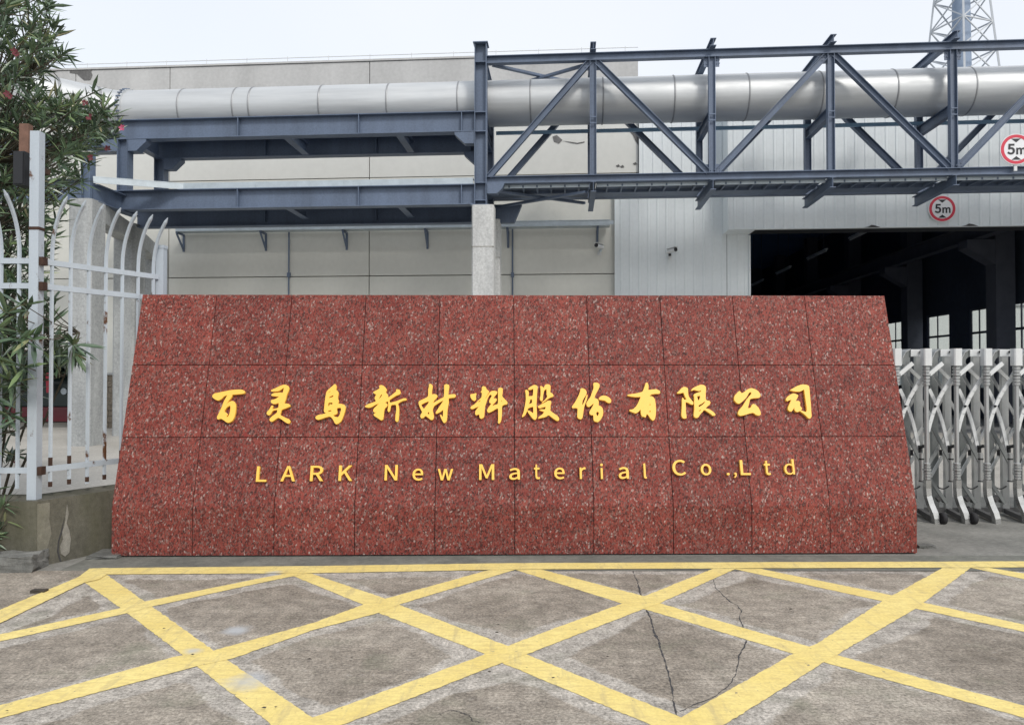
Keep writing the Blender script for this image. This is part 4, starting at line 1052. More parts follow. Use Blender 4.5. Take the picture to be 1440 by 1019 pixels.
# security cameras
def camera_thing(px, py, T_, lab, flip):
    s_, z_ = fac(px, py, T_)
    c_ = thing('security_camera', lab, 'camera', (s_, T_, z_), True, 'security cameras on the walls')
    part('wall_plate', MB().box(s_ - 0.05, s_ + 0.05, T_ - 0.025, T_ - 0.001, z_ - 0.13, z_ - 0.03), M['white_clean'], c_)
    part('arm', MB().tube([(s_, T_ - 0.025, z_ - 0.08), (s_, T_ - 0.13, z_ - 0.08), (s_ - flip * 0.02, T_ - 0.16, z_ - 0.0)], 0.025, 8), M['white_clean'], c_)
    a, b = Vector((s_ - flip * 0.07, T_ - 0.12, z_ + 0.055)), Vector((s_ + flip * 0.09, T_ - 0.34, z_ + 0.075))
    part('housing', MB().tube([a, b], 0.055, 16), M['white_clean'], c_)
    d_ = (b - a).normalized()
    part('lens', MB().tube([b + d_ * 0.001, b + d_ * 0.03], 0.05, 16), M['black'], c_)
    part('sunshield', MB().bar(a + Vector((0, 0, 0.062)), b + d_ * 0.05 + Vector((0, 0, 0.062)), 0.13, 0.010), M['white_clean'], c_)
    part('knuckle', MB().tube([(s_ - flip * 0.02, T_ - 0.15, z_ - 0.06), (s_ - flip * 0.02, T_ - 0.15, z_ + 0.0)], 0.036, 12), M['black'] if flip > 0 else M['galv'], c_)
camera_thing(843, 352, TW, 'white security camera under the end of the cable tray', -1)
camera_thing(942, 358, TC - 0.024, 'white security camera with black lens on the ribbed metal wall', 1)

# clearance signs
def limit_sign(px, py, T_, r_, lab, stub):
    s_, z_ = fac(px, py, T_)
    g_ = thing('height_limit_sign', lab, 'road sign', (s_, T_, z_), True, 'five metre height limit signs')
    part('disc', MB().tube([(s_, T_, z_), (s_, T_ + 0.02, z_)], r_, 48, smooth=False), M['sign_white'], g_)
    n = 48
    def ring(ra, rb, y0, y1):
        m_ = MB(); vs = []
        for k_ in range(n):
            a_ = 2 * math.pi * k_ / n
            for rr_ in (ra, rb):
                for yy in (y0, y1): vs.append((s_ + math.cos(a_) * rr_, T_ + yy, z_ + math.sin(a_) * rr_))
        fc = []
        for k_ in range(n):
            o0, o1 = 4 * k_, 4 * ((k_ + 1) % n)
            fc += [(o0, o1, o1 + 2, o0 + 2), (o0 + 2, o1 + 2, o1 + 3, o0 + 3), (o0, o0 + 1, o1 + 1, o1)]
        m_.add(vs, fc)
        return m_
    part('border', ring(r_ * 0.76, r_ * 0.955, -0.004, -0.001), M['red'], g_)
    for sg in (1, -1):
        zt = r_ * 0.74 * sg
        part('arrow', MB().prism([Vector((s_ - r_ * 0.30, T_ - 0.0035, z_ + zt * 0.93)), Vector((s_ + r_ * 0.30, T_ - 0.0035, z_ + zt * 0.93)), Vector((s_, T_ - 0.0035, z_ + zt * 0.60))], (0, 0.0025, 0)), M['ink'], g_)
    org = org_of(g_)
    for ch, x0, x1, y0, y1 in (('5', -0.56, -0.08, -0.34, 0.36), ('m', 0.0, 0.60, -0.34, 0.10)):
        me_ = fit(glyph(ch, M['ink'], 0.003, 0.012), x0 * r_, x1 * r_, y0 * r_, y1 * r_, 0.003)
        o_ = link('numeral' if ch == '5' else 'letter', me_, g_)
        o_.matrix_local = Matrix.Translation((0, -0.004, 0)) @ Matrix.Rotation(math.pi / 2, 4, 'X')
    if stub:
        part('stub_post', MB().box(s_ - 0.03, s_ + 0.03, T_ + 0.022, T_ + 0.05, z_ - r_ - 0.12, z_ + 0.1), M['white_clean'], g_)
limit_sign(1429, 210, TF - 0.14, 0.315, 'round red rimmed 5m height limit sign mounted on the truss', True)
limit_sign(1325, 293.5, TH_ - 0.06, 0.325, 'round red rimmed 5m height limit sign above the dark doorway', False)

# cream wall beyond the hall windows, and a block invented to pale the panes
bw = thing('boundary_wall', 'low cream boundary wall seen through the hall windows', 'wall', (24, 40, 0), True)
part('wall_body', MB().box(24, 24.3, 12, 60, -0.1, 2.7), M['wall'], bw)
part('wall_coping', MB().box(23.92, 24.38, 12, 60, 2.702, 2.82), M['parapet'], bw)
bh = thing('pale_backdrop_block', 'added pale block under the chimney that fills the hall windows', 'building', (38, 70, 0), True)
part('walls', MB().box(22, 64, 61, 76, -0.1, 6.8), M['wall'], bh)
part('roof', MB().box(21.8, 64.2, 60.8, 76.2, 6.802, 7.0), M['parapet'], bh)
# chimney with its lattice mast, far behind
twc = W(fs(1355, 66.0), 66.0)
ZM0 = 7.01
tw = thing('chimney_mast', 'blue grey chimney inside a pale lattice mast far behind the hall', 'chimney', (twc.x, twc.y, 7.01))
def hw_at(z): return max(0.55, 1.80 - (z - 28.8) * 0.075)
c2 = Vector((twc.x, twc.y, 0))
part('flue', MB().tube([c2 + Vector((0, 0, ZM0)), c2 + Vector((0, 0, 28)), c2 + Vector((0, 0, 46))], [1.0, 0.74, 0.56], 20), M['stack'], tw)
rotm = Matrix.Rotation(R(18), 3, 'Z')
def cor(i, z):
    h_ = hw_at(z)
    return c2 + rotm @ Vector((h_ * (-1, 1, 1, -1)[i], h_ * (-1, -1, 1, 1)[i], 0)) + Vector((0, 0, z))
for i in range(4):
    part('leg', MB().bar(cor(i, ZM0), cor(i, 44), 0.15, 0.15), M['lattice'], tw)
z_ = ZM0 + 0.1
while z_ < 43:
    z2 = z_ + 2.4
    for i in range(4):
        j = (i + 1) % 4
        m_ = MB()
        m_.bar(cor(i, z_), cor(j, z2), 0.09, 0.09)
        m_.bar(cor(j, z_), cor(i, z2), 0.085, 0.085)
        m_.bar(cor(i, z2), cor(j, z2), 0.10, 0.10)
        part('brace_panel', m_, M['lattice'], tw)
    z_ = z2

# ------------------------------------------------------------------ fence and plinth on the left
PC = gnd(51, 797)                                   # plinth corner on the ground
fd = Vector((0.45, 0.893, 0)).normalized()           # run of the return
fo = Vector((fd.y, -fd.x, 0))                       # its outward side
ZP = 0.507
pl = thing('plinth_wall', 'low dirty grey concrete plinth under the white fence', 'wall', (PC.x, PC.y, 0))
PB = PC + fd * 1.75
th_ = 0.24
poly = [PC, PB, PB - fo * th_, PC - fo * th_ * 1.0 + Vector((0, th_, 0)), PC + Vector((-6, th_, 0)), PC + Vector((-6, 0, 0))]
part('plinth', MB().prism([Vector((p.x, p.y, -0.05)) for p in poly], (0, 0, ZP + 0.05)), M['plinth'], pl)
def on_ret(u_, z, n_=0.0): return PC + fd * u_ + fo * n_ + Vector((0, 0, z))
def ret_px(px, py):                                  # photo bearing -> (u, z) on the return face
    d = ray(px, py); tt = (PC - C0).dot(fo) / d.dot(fo); p = C0 + d * tt
    return (p - PC).dot(fd), p.z
pp = [(94, 709), (96, 722), (93, 735), (97, 745), (99, 758), (97, 776), (91, 782), (85, 778), (84, 768), (88, 758), (87, 748), (91, 735), (92, 722)]
part('render_patch', MB().prism([on_ret(*ret_px(x, y), 0.006) for x, y in pp], fo * -0.005), M['plinth_patch'], pl)
pk_ = [(90, 728), (87, 748), (83, 760), (82, 775), (86, 789), (84, 789), (80, 775), (81.5, 760), (85.5, 746)]
part('crack', MB().prism([on_ret(*ret_px(x, y), 0.0045) for x, y in pk_], fo * -0.003), M['joint'], pl)
pe_ = [(52, 708), (70, 706), (69, 730), (72, 750), (66, 770), (60, 786), (52, 792)]
part('render_patch', MB().prism([on_ret(*ret_px(x, y), 0.004) for x, y in pe_], fo * -0.003), M.setdefault('plinth_mid', concrete('worn_render_patch', (0.13, 0.124, 0.10), (0.25, 0.24, 0.195), 3, True, 0.4, moss=(0.13, 0.13, 0.09))), pl)

fn = thing('white_fence', 'chipped white steel fence with curved spear pickets on a concrete plinth', 'fence', (PC.x, PC.y, ZP))
FP = PC + Vector((-0.085, 0.10, 0))                    # near corner post
hw = 0.037
ptop = ydep(52, 186, FP.y).z
part('post', MB().box(FP.x - hw, FP.x + hw, FP.y - hw, FP.y + hw, ZP + 0.001, ptop), M['white'], fn)
zrb = ptop - 0.86
zw_ = ydep(52, 322, FP.y).z
part('rust_band', MB().box(FP.x - hw - 0.003, FP.x + hw + 0.003, FP.y - hw - 0.003, FP.y + hw + 0.003, zw_ - 0.012, zw_ + 0.012), M['rust'], fn)
zr = [ydep(58, y, FP.y).z for y in (367, 402, 661)]
for z in zr:
    part('rust_lug', MB().box(FP.x + hw + 0.001, FP.x + hw + 0.035, FP.y - 0.03, FP.y + 0.03, z - 0.035, z + 0.03), M['rust'], fn)
FE = FP + fd * 1.14                                   # post where the return ends
ze = ydep(226, 347, FE.y).z
hp = 0.036
part('post', MB().box(FE.x - hp, FE.x + hp, FE.y - hp, FE.y + hp, ZP + 0.001, ze - 0.02), M['white'], fn)
part('post_cap', MB().prism([Vector((FE.x + a * hp * s_, FE.y + b * hp * s_, ze - 0.019)) for s_ in (1.12,) for a, b in ((-1, -1), (1, -1), (1, 1), (-1, 1))], (0, 0, 0.03)), M['white'], fn)
rail_h, rail_w = 0.044, 0.034
for z in zr:
    part('rail', MB().bar(FP + fd * 0.075 + Vector((0, 0, z)), FE - fd * 0.04 + Vector((0, 0, z)), rail_w, rail_h), M['white'], fn)
    part('rail', MB().bar(FP + Vector((-6, 0, z)), FP + Vector((-hw - 0.001, 0, z)), rail_w, rail_h), M['white'], fn)
zbend = ydep(90, 355, FP.y + 0.3).z
def picket(base, out_, zlow, rise=0.42, reach=0.17):
    pts = [base + Vector((0, 0, zlow))]
    z0 = zbend - 0.05
    n = 9
    for j in range(n):
        u_ = j / (n - 1)
        a_ = u_ * R(42)
        Rr = rise / math.sin(R(42))
        pts.append(base + out_ * (Rr * (1 - math.cos(a_))) + Vector((0, 0, z0 + Rr * math.sin(a_))))
    m_ = MB()
    dl = (pts[-1] - pts[-2]).normalized()
    tip = pts[-1] + dl * 0.045
    m_.tube(pts + [tip], [0.0165] * len(pts) + [0.004], 6, True, False)
    return m_
nret = 6
for j in range(7):
    u_ = 0.125 + j * 0.155
    q_ = FP + fd * u_
    part('picket', picket(q_, fo, ZP + 0.085 + 0.02 * math.sin(j * 2.1)), M['white'], fn)
    part('rust_sleeve', MB().tube([q_ + Vector((0, 0, ZP + 0.083)), q_ + Vector((0, 0, ZP + 0.125))], 0.0172, 6, True, False), M['rust'], fn)
    if j in (0, 1, 4): part('rust_sleeve', MB().tube([q_ + Vector((0, 0, zr[2] + 0.023)), q_ + Vector((0, 0, zr[2] + 0.09))], 0.0172, 6, True, False), M['rust'], fn)
for j in range(14):
    q_ = FP + Vector((-0.135 - j * 0.143, 0, 0))
    part('picket', picket(q_, Vector((0, -1, 0)), ZP + 0.085), M['white'], fn)

# box and rusty stub beside the post
bxx = thing('black_junction_box', 'black box fixed beside the top of the fence post', 'junction box', (FP.x - 0.13, FP.y + 0.1, 2.9))
b0 = ydep(24, 262, FP.y + 0.1); b1 = ydep(40, 215, FP.y + 0.1)
part('case', MB().box(b0.x, b1.x, FP.y + 0.05, FP.y + 0.18, b0.z, b1.z), M['black'], bxx)
part('lid', MB().box(b0.x + 0.008, b1.x - 0.008, FP.y + 0.043, FP.y + 0.049, b0.z + 0.01, b1.z - 0.01), M['black'], bxx)
r0 = ydep(37, 180, FP.y + 0.30)
part('rusty_bracket', MB().box(ydep(30, 200, FP.y + 0.22).x, ydep(43, 200, FP.y + 0.22).x, FP.y + 0.19, FP.y + 0.25, b0.z + 0.05, r0.z), M.setdefault('rustpost', paint('rusted_brown_steel', (0.19, 0.105, 0.075), 0.85, 0.5, 9)), bxx)
part('clamp', MB().box(FP.x - hw - 0.03, FP.x - 0.012, FP.y + hw + 0.001, FP.y + 0.189, b1.z - 0.16, b1.z - 0.12), M['rust'], bxx)

# broken kerb block and loose stone
def chunk(name, label, cat, px0, px1, py, h_, dep, mat, ang=0):
    a = gnd((px0 + px1) / 2, py)
    c_ = thing(name, label, cat, (a.x, a.y + dep / 2, 0))
    wd = (gnd(px1, py) - gnd(px0, py)).length
    nx_, ny_, nz_ = 9, 4, 3
    import bmesh
    bm = bmesh.new()
    bmesh.ops.create_cube(bm, size=1.0)
    bmesh.ops.subdivide_edges(bm, edges=bm.edges, cuts=4, use_grid_fill=True)
    for v_ in bm.verts:
        q = Vector((v_.co.x * wd, v_.co.y * dep, (v_.co.z + 0.5) * h_))
        jit = Vector((random.gauss(0, 0.02) * wd * 0.4, random.gauss(0, 0.03) * dep, random.gauss(0, 0.045) * h_ if v_.co.z > -0.4 else 0))
        v_.co = q + jit
    me_ = bpy.data.meshes.new('body'); bm.to_mesh(me_); bm.free()
    me_.materials.append(mat)
    link('body', me_, c_).rotation_euler = (0, 0, ang)
    return c_
chunk('kerb_block', 'broken concrete kerb block lying against the plinth', 'kerb block', -75, 41, 806, 0.125, 0.22, M['kerb'], R(4))
chunk('stone', 'small dark stone lying on the concrete near the yellow corner', 'stone', 42, 62, 834, 0.02, 0.05, M['stone'])
chunk('slab_fragment', 'thin broken concrete slab fragment at the foot of the plinth', 'slab', 121, 164, 786, 0.025, 0.26, M['kerb'])
chunk('slab_fragment', 'loose flat slab scrap beside the right foot of the granite sign', 'slab', 1293, 1317, 771, 0.025, 0.10, M['kerb'])
for i in range(26):
    px, py = random.choice([(random.uniform(0, 470), random.uniform(830, 1010)), (random.uniform(470, 1430), random.uniform(815, 1015))])
    p = gnd(px, py)
    if i == 0: deb = MB()
    r_ = random.uniform(0.003, 0.009); a_ = random.uniform(0, 3)
    deb.add([(p.x + r_ * 1.6 * math.cos(a_ + q * 1.571), p.y + r_ * math.sin(a_ + q * 1.571), 0.0168 if q % 2 else 0.019) for q in range(4)] + [(p.x, p.y, 0.017 + r_ * 0.7)], [(0, 1, 4), (1, 2, 4), (2, 3, 4), (3, 0, 4)])
o = struct('litter_crumbs', deb, M['stone'], 'stuff')

# ------------------------------------------------------------------ folding gate on the right
GY = 7.55
gx0 = ydep(1303, 600, GY).x
pit = ydep(1345.3, 600, GY).x - gx0
zc1 = ydep(1303, 490, GY).z
def gz(py): return ydep(1345, py, GY).z
gate = thing('folding_gate', 'silver folding scissor gate on castors right of the granite sign', 'gate', (gx0, GY, 0))
def V3(x, y, z): return Vector((gx0 + x, GY + y, z))
mset = {}
def reg(name, mb, mat): mset.setdefault(name, []).append(finish(name, mb, M[mat], (gx0, GY, 0)))
m_ = MB(); m_.prism([V3(x, y, gz(514)) for x, y in ((-.041, .03), (-.041, -.035), (-.03, -.045), (.03, -.045), (.041, -.035), (.041, .03))], (0, 0, zc1 - gz(514)))
reg('cap_block', m_, 'alu_bright')
def ribbed(z0, z1, n):
    pts, rr_ = [], []
    for j in range(n):
        a = z0 + (z1 - z0) * j / n; b = z0 + (z1 - z0) * (j + 1) / n
        big_ = 0.034 + (0.006 if j == n // 2 else 0)
        for z, r_ in ((a, 0.024), (a + (b - a) * .2, big_), (a + (b - a) * .75, big_), (b - 0.0005, 0.024)):
            pts.append(V3(0, 0, z)); rr_.append(r_)
    return MB().tube(pts, rr_, 12, True, False)
reg('ribbed_sleeve', ribbed(gz(542), gz(515), 6), 'alu')
reg('ribbed_sleeve', ribbed(gz(674), gz(650), 6), 'alu')
reg('front_post', MB().tube([V3(0, 0, gz(676)), V3(0, 0, gz(514) - 0.002)], 0.0215, 12), 'alu')
m_ = MB()
ft = [V3(0, 0, gz(674) - 0.002), V3(0, 0, gz(686)), V3(0.003, -0.005, gz(697)), V3(0.020, -0.02, gz(708)), V3(0.044, -0.04, gz(719)), V3(0.054, -0.05, gz(727)), V3(0.055, -0.052, 0.005)]
for a, b in zip(ft[:-1], ft[1:]): m_.bar(a, b + (b - a).normalized() * 0.006, 0.052, 0.062, (0, 1, 0.01))
reg('foot', m_, 'chrome')
def gp(dx, py, y_=0.12): return ydep(1303 + dx, py, GY + y_)
ry = 0.40
rx = gp(-11.3, 600, ry).x - gx0
zrt = gp(-11, 499, ry).z
hwx = 4.6 * (GY + ry) / F
m_ = MB(); m_.box(gx0 + rx - hwx, gx0 + rx + hwx, GY + ry - 0.022, GY + ry + 0.022, 0.03, zrt)
reg('rear_post', m_, 'alu')
rx2 = gp(10.6, 600, 0.62).x - gx0
m_ = MB(); m_.box(gx0 + rx2 - 0.036, gx0 + rx2 + 0.036, GY + 0.60, GY + 0.64, 0.03, zrt - 0.02)
reg('rear_post', m_, 'alu_dark')
def plate(pts, y0, dy):
    return MB().prism([gp(x, y, y0) for x, y in pts], (0, dy, 0))
reg('top_arm', plate([(-22, 501), (-5.8, 501), (-5.8, 491), (-22, 491)], 0.10, 0.16), 'alu_bright')
reg('visor', plate([(-34, 512), (-33, 503), (-29, 495.5), (-22.3, 491.3), (-22.3, 500.5), (-27, 504), (-31, 512)], 0.12, 0.10), 'alu_dark')
reg('visor_rim', plate([(-34.6, 512), (-33.6, 502.5), (-29.4, 494.5), (-22.3, 490.3), (-22.3, 491.2), (-29, 495.4), (-33, 503), (-34, 512)], 0.08, 0.16), 'alu')
reg('knob', MB().tube([gp(-8, 494.5, 0.098), gp(-8, 494.5, 0.075)], 0.014, 10), 'black')
def curved(pts, w_=0.03, d_=0.016):
    m_ = MB()
    for a, b in zip(pts[:-1], pts[1:]): m_.bar(a, b + (b - a).normalized() * 0.004, d_, w_)
    return m_
def bez(a, b, c, n=7):
    return [(a * (1 - u) * (1 - u) + b * 2 * u * (1 - u) + c * u * u) for u in [i / n for i in range(n + 1)]]
reg('scissor_arm', curved(bez(gp(-6, 532, 0.06), gp(-30, 560, 0.06), gp(-40, 606, 0.06)), 0.036), 'alu_bright')
reg('scissor_arm', curved(bez(gp(-38, 547, 0.16), gp(-19, 583, 0.16), gp(-11, 632, 0.16)), 0.034), 'alu_bright')
reg('scissor_arm', curved([gp(-19.5, 510.5, 0.02), gp(-38, 526, 0.02)], 0.04), 'alu_bright')
reg('scissor_arm', curved([gp(-31, 511, 0.2), gp(-5, 537, 0.2)], 0.034), 'alu')
reg('scissor_arm', curved([gp(-38, 590, 0.24), gp(-4, 656, 0.24)], 0.034), 'alu_dark')
reg('scissor_arm', curved([gp(-6, 600, 0.3), gp(-38, 652, 0.3)], 0.034), 'alu')
reg('scissor_arm', curved([gp(-36, 674, 0.24), gp(-13, 707, 0.24)], 0.034), 'alu_dark')
reg('scissor_arm', curved([gp(-33, 520, 0.50), gp(6, 585, 0.50)], 0.03), 'alu')
reg('scissor_arm', curved([gp(5, 522, 0.53), gp(-34, 588, 0.53)], 0.03), 'alu')
reg('scissor_arm', curved([gp(-34, 600, 0.50), gp(6, 668, 0.50)], 0.03), 'alu')
reg('scissor_arm', curved([gp(5, 602, 0.53), gp(-34, 670, 0.53)], 0.03), 'alu_bright')
reg('hinge_knob', MB().tube([gp(-30, 571, 0.05), gp(-30, 571, 0.03)], 0.013, 10), 'black')
reg('hinge_knob', MB().tube([gp(-9, 628, 0.14), gp(-4, 627, 0.05)], 0.017, 10), 'black')
reg('hinge_knob', MB().tube([gp(-9, 626, 0.14), gp(-9, 636, 0.14)], 0.018, 10), 'black')
reg('hinge_knob', MB().tube([gp(-21, 632, 0.3), gp(-21, 640, 0.3)], 0.015, 10), 'black')
reg('guide_rod', MB().tube([gp(-7.2, 637, 0.14), gp(-7.2, 676, 0.14)], 0.022, 10), 'alu')
reg('guide_collar', MB().tube([gp(-7.2, 644, 0.14), gp(-7.2, 646, 0.14)], 0.026, 10), 'black')
reg('guide_collar', MB().tube([gp(-7.2, 675.5, 0.14), gp(-7.2, 677, 0.14)], 0.026, 10), 'black')
reg('base_bar', MB().bar(Vector((gx0 + rx, GY + ry, 0.05)), Vector((gx0 + 0.05, GY - 0.02, 0.04)), 0.045, 0.05), 'gate_base')
reg('base_bar', MB().bar(Vector((gx0 + rx, GY + ry, 0.055)), Vector((gx0 + rx + pit, GY + ry, 0.055)), 0.04, 0.045), 'gate_base')
reg('cable_loop', MB().tube(bez(gp(-26, 683, 0.36), gp(-18, 691, 0.36), gp(-9, 683, 0.36)), 0.007, 6), 'black')
reg('rear_bracket', plate([(-26, 700), (-22, 706), (-18, 702), (-15, 707), (-14, 699), (-20, 696)], 0.4, 0.05), 'gate_base')
def wheel_mesh(x, y, r_):
    return finish('castor_wheel', MB().tube([V3(x - 0.018, y, r_), V3(x - 0.012, y, r_), V3(x + 0.024, y, r_), V3(x + 0.03, y, r_)], [r_ * 0.8, r_, r_, r_ * 0.8], 20), M['rubber'], (gx0, GY, 0))
wm = wheel_mesh(0.105, -0.08, 0.058); wm2 = wheel_mesh(-0.03, 0.30, 0.055)
for i in range(-6, 11):
    for nm, ms in mset.items():
        for me_ in ms: link(nm, me_, gate, (i * pit, 0, 0))
    if i % 2 or i % 4 == 0: link('castor_wheel', wm, gate, (i * pit, 0, 0))
    else: link('castor_wheel', wm2, gate, (i * pit, 0, 0))

# ------------------------------------------------------------------ oleanders
def leaf_verts(L_, w_):
    return ([(0, 0, 0), (L_ * .25, w_ * .42, 0.12 * w_), (L_ * .25, 0, -0.1 * w_), (L_ * .25, -w_ * .42, 0.12 * w_), (L_ * .6, w_ * .5, 0.1 * w_ - L_ * .02), (L_ * .6, 0, -0.1 * w_ - L_ * .02),
             (L_ * .6, -w_ * .5, 0.1 * w_ - L_ * .02), (L_, 0, -L_ * .07)],
            [(0, 2, 1), (0, 3, 2), (1, 2, 5, 4), (2, 3, 6, 5), (4, 5, 7), (5, 6, 7)])
LV, LF = leaf_verts(1.0, 0.14)
leaf_me = bpy.data.meshes.new('leaf'); leaf_me.from_pydata(LV, [], LF); leaf_me.materials.append(M['leaf'])
LVn = np.array(LV)
def oleander(root, clusters, stems, leaf_len, n_leaf, flowers, n_single):
    # clusters: list of (pos, dir); stems: list of polylines with radius
    st = MB()
    for pts, r0_, r1_ in stems:
        n = len(pts)
        st.tube(pts, [r0_ + (r1_ - r0_) * i / (n - 1) for i in range(n)], 6)
    part('stems', st, M['stem'], root)
    org = Vector(org_of(root))
    mats = []
    for pos, dr in clusters:
        dr = dr.normalized()
        q = dr.to_track_quat('X', 'Z')
        n = max(5, int(random.gauss(n_leaf, 2)))
        for i in range(n):
            ph = i * 2.4 + random.uniform(-.3, .3)
            el = R(random.uniform(18, 75))
            back = random.uniform(0, 0.10) * leaf_len / 0.15
            d = Vector((math.cos(el), math.sin(el) * math.cos(ph), math.sin(el) * math.sin(ph)))
            d = q @ d
            d.z -= 0.12
            L_ = leaf_len * random.uniform(0.65, 1.25)
            dq = d.to_track_quat('X', 'Z')
            roll = Matrix.Rotation(random.uniform(-1.0, 1.0), 4, 'X')
            mats.append(Matrix.Translation(pos - dr * back) @ dq.to_matrix().to_4x4() @ roll @ Matrix.Scale(L_, 4))
    random.shuffle(mats)
    def shown(m):
        p = m.translation
        x = 720 + F * p.x / p.y
        return 0 < x < 1440
    vis = sorted([m for m in mats if shown(m)], key=lambda m: m.translation.length)
    single = vis[:n_single]
    ids = set(id(m) for m in single)
    rest = [m for m in mats if id(m) not in ids]
    for m in single:
        o_ = link('leaf', leaf_me, root)
        mm = m.copy(); mm.translation = m.translation - org
        o_.matrix_local = mm
    vs, fc = [], []
    for m in rest:
        a = np.array(m)
        v_ = LVn @ a[:3, :3].T + a[:3, 3] - np.array(org)
        o_ = len(vs); vs += v_.tolist()
        fc += [tuple(i + o_ for i in f) for f in LF]
    me_ = bpy.data.meshes.new('foliage'); me_.from_pydata(vs, [], fc); me_.materials.append(M['foliage'])
    fo_ = link('foliage', me_, root); fo_['kind'] = 'stuff'
    for pos, mat in flowers:
        m_ = MB()
        for k_ in range(5):
            a_ = k_ * 1.2566 + random.random()
            x_ = Vector((math.cos(a_), -0.35, math.sin(a_))); y_ = Vector((-math.sin(a_), 0, math.cos(a_)))
            c_ = Vector(pos)
            m_.add([c_, c_ + x_ * 0.018 + y_ * 0.013, c_ + x_ * 0.034, c_ + x_ * 0.018 - y_ * 0.013], [(0, 1, 2, 3)])
        part('flower', m_, mat, root)

def in_poly(x, y, poly):
    c = False; n = len(poly); j = n - 1
    for i in range(n):
        xi, yi = poly[i]; xj, yj = poly[j]
        if (yi > y) != (yj > y) and x < (xj - xi) * (y - yi) / (yj - yi) + xi: c = not c
        j = i
    return c
def scatter(poly, n, y0, y1, dens=None):
    xs_ = [p[0] for p in poly]; ys_ = [p[1] for p in poly]
    out = []
    while len(out) < n:
        x, y = random.uniform(min(xs_), max(xs_)), random.uniform(min(ys_), max(ys_))
        if in_poly(x, y, poly) and (dens is None or random.random() < dens(x, y)):
            out.append(ydep(x, y, random.uniform(y0, y1)))
    return out
tbase = Vector((-5.35, 7.5, 0.0))
crown = [(-190, -60), (60, -60), (80, 20), (72, 55), (88, 78), (84, 100), (72, 118), (118, 142), (146, 158), (148, 178), (122, 205), (112, 235), (92, 258), (66, 300), (60, 400), (-190, 400)]
def dens(x, y):
    if y < 130: return 0.42
    return 0.95 if y < 230 else 0.72
tips = scatter(crown, 760, 6.4, 8.1, dens)
extra = [ydep(x, y, random.uniform(6.7, 7.3)) for x, y in ((70, 12), (76, 35), (84, 78), (95, 74), (78, 48), (140, 160), (152, 172), (148, 150), (128, 148), (120, 190), (118, 215), (104, 240), (82, 150), (100, 150), (112, 168), (90, 185), (134, 182), (158, 160), (160, 182), (150, 192), (138, 200), (126, 226), (116, 250), (146, 140), (132, 130), (100, 262), (88, 285), (80, 310), (72, 335), (66, 360))]
tips += extra
mains = []
for i in range(9):
    a_ = -0.6 + i * 0.32
    top = Vector((tbase.x + math.cos(a_) * random.uniform(0.3, 0.8), tbase.y + math.sin(a_) * 0.5 - 0.2, random.uniform(3.6, 5.0)))
    pts = []
    for j in range(8):
        u = j / 7
        p = tbase.lerp(top, u); p.z = tbase.z + (top.z - tbase.z) * u
        p += Vector((math.sin(u * 3 + i) * 0.08, math.cos(u * 4 + i) * 0.08, 0)); 
        p.x = tbase.x + (top.x - tbase.x) * u ** 1.6 + math.sin(u * 3 + i) * 0.05
        pts.append(p)
    mains.append(pts)
stems = [(p, 0.035, 0.012) for p in mains]
allp = [q for p in mains for q in p[3:]]
cl_ = []
for t in tips:
    q = min(allp, key=lambda p: (p - t).length + max(0, p.z - t.z + 0.15) * 3)
    mid = q.lerp(t, 0.5) - Vector((0, 0, 0.06))
    stems.append(([q, mid, t], 0.008, 0.0035))
    d = (t - mid).normalized() + Vector((0, 0, 0.35)) + Vector((random.gauss(0, .25), random.gauss(0, .25), random.gauss(0, .2)))
    cl_.append((t, d))
tree = thing('oleander_tree', 'tall oleander tree with narrow dark leaves and a few pink flowers behind the fence', 'tree', tuple(tbase))
fl_ = [(ydep(172, 180, 6.9), M['pink']), (ydep(152, 209, 6.9), M['brownflower']), (ydep(120, 145, 6.6), M['brownflower']), (ydep(126, 165, 6.6), M['brownflower']), (ydep(20, 72, 6.5), M['brownflower']), (ydep(24, 76, 6.5), M['brownflower']), (ydep(14, 136, 6.5), M['brownflower']), (ydep(10, 132, 6.5), M['brownflower']), (ydep(128, 222, 6.7), M['brownflower'])]
stems.append(([ydep(150, 172, 6.95), ydep(162, 176, 6.92), ydep(172, 180, 6.9)], 0.004, 0.003))
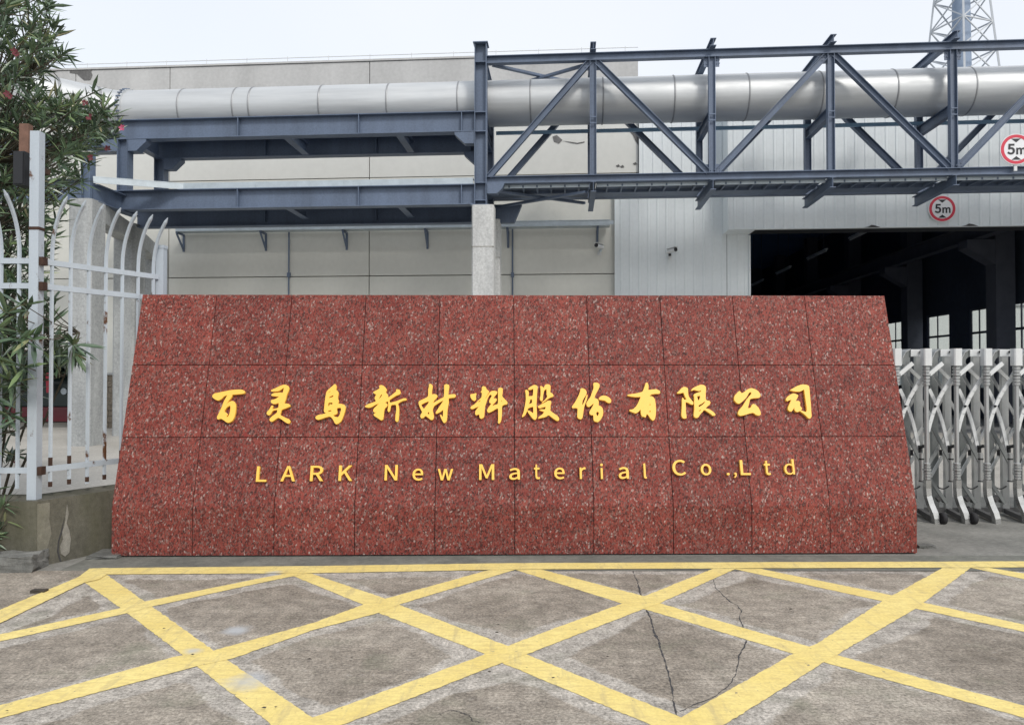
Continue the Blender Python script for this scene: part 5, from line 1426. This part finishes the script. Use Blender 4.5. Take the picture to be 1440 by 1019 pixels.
oleander(tree, cl_, stems, 0.175, 12, fl_, 290)

sb_ = Vector((-4.55, 6.55, 0.0))
sh_poly = [(-60, 385), (20, 392), (62, 380), (58, 410), (84, 430), (112, 472), (104, 500), (88, 520), (60, 520), (30, 560), (20, 640), (-60, 660)]
def dens2(x, y): return 1.0
tips2 = scatter(sh_poly, 125, 6.05, 6.9, dens2) + scatter([(-40, 400), (18, 410), (46, 440), (60, 470), (40, 500), (20, 560), (8, 640), (-40, 640)], 26, 5.55, 5.85)
st2, cl2 = [], []
m2 = []
for i in range(5):
    top = Vector((sb_.x + 0.25 * i - 0.2, sb_.y - 0.1, 1.45 + 0.1 * i))
    pts = [sb_.lerp(top, j / 5) + Vector((math.sin(j + i) * 0.03, 0, 0)) for j in range(6)]
    m2.append(pts); st2.append((pts, 0.016, 0.007))
al2 = [q for p in m2 for q in p[1:]]
for t in tips2:
    q = min(al2, key=lambda p: (p - t).length)
    st2.append(([q, q.lerp(t, .5) - Vector((0, 0, .03)), t], 0.006, 0.003))
    cl2.append((t, (t - q).normalized() + Vector((0.25, -0.2, 0.25))))
shrub = thing('oleander_shrub', 'low oleander shrub with long leaves poking through the fence pickets', 'shrub', tuple(sb_))
fl2 = [(ydep(36, 446, 6.2), M['brownflower']), (ydep(40, 442, 6.2), M['brownflower']), (ydep(30, 440, 6.2), M['brownflower']), (ydep(25, 650, 6.3), M['brownflower'])]
oleander(shrub, cl2, st2, 0.23, 10, fl2, 200)

wb = gnd(-14, 792)
weed = thing('small_plant', 'small dark leafy plant in front of the plinth at the left edge', 'plant', (wb.x, wb.y - 0.12, 0))
cl3, st3 = [], []
w0 = Vector((wb.x, wb.y - 0.12, 0))
for i in range(14):
    t = ydep(random.uniform(-50, 16), random.uniform(690, 762), wb.y - 0.12 + random.uniform(-0.08, 0.06))
    st3.append(([w0, w0.lerp(t, .5), t], 0.006, 0.003)); cl3.append((t, (t - w0) + Vector((0.3, 0, 0.1))))
oleander(weed, cl3, st3, 0.15, 9, [], 60)
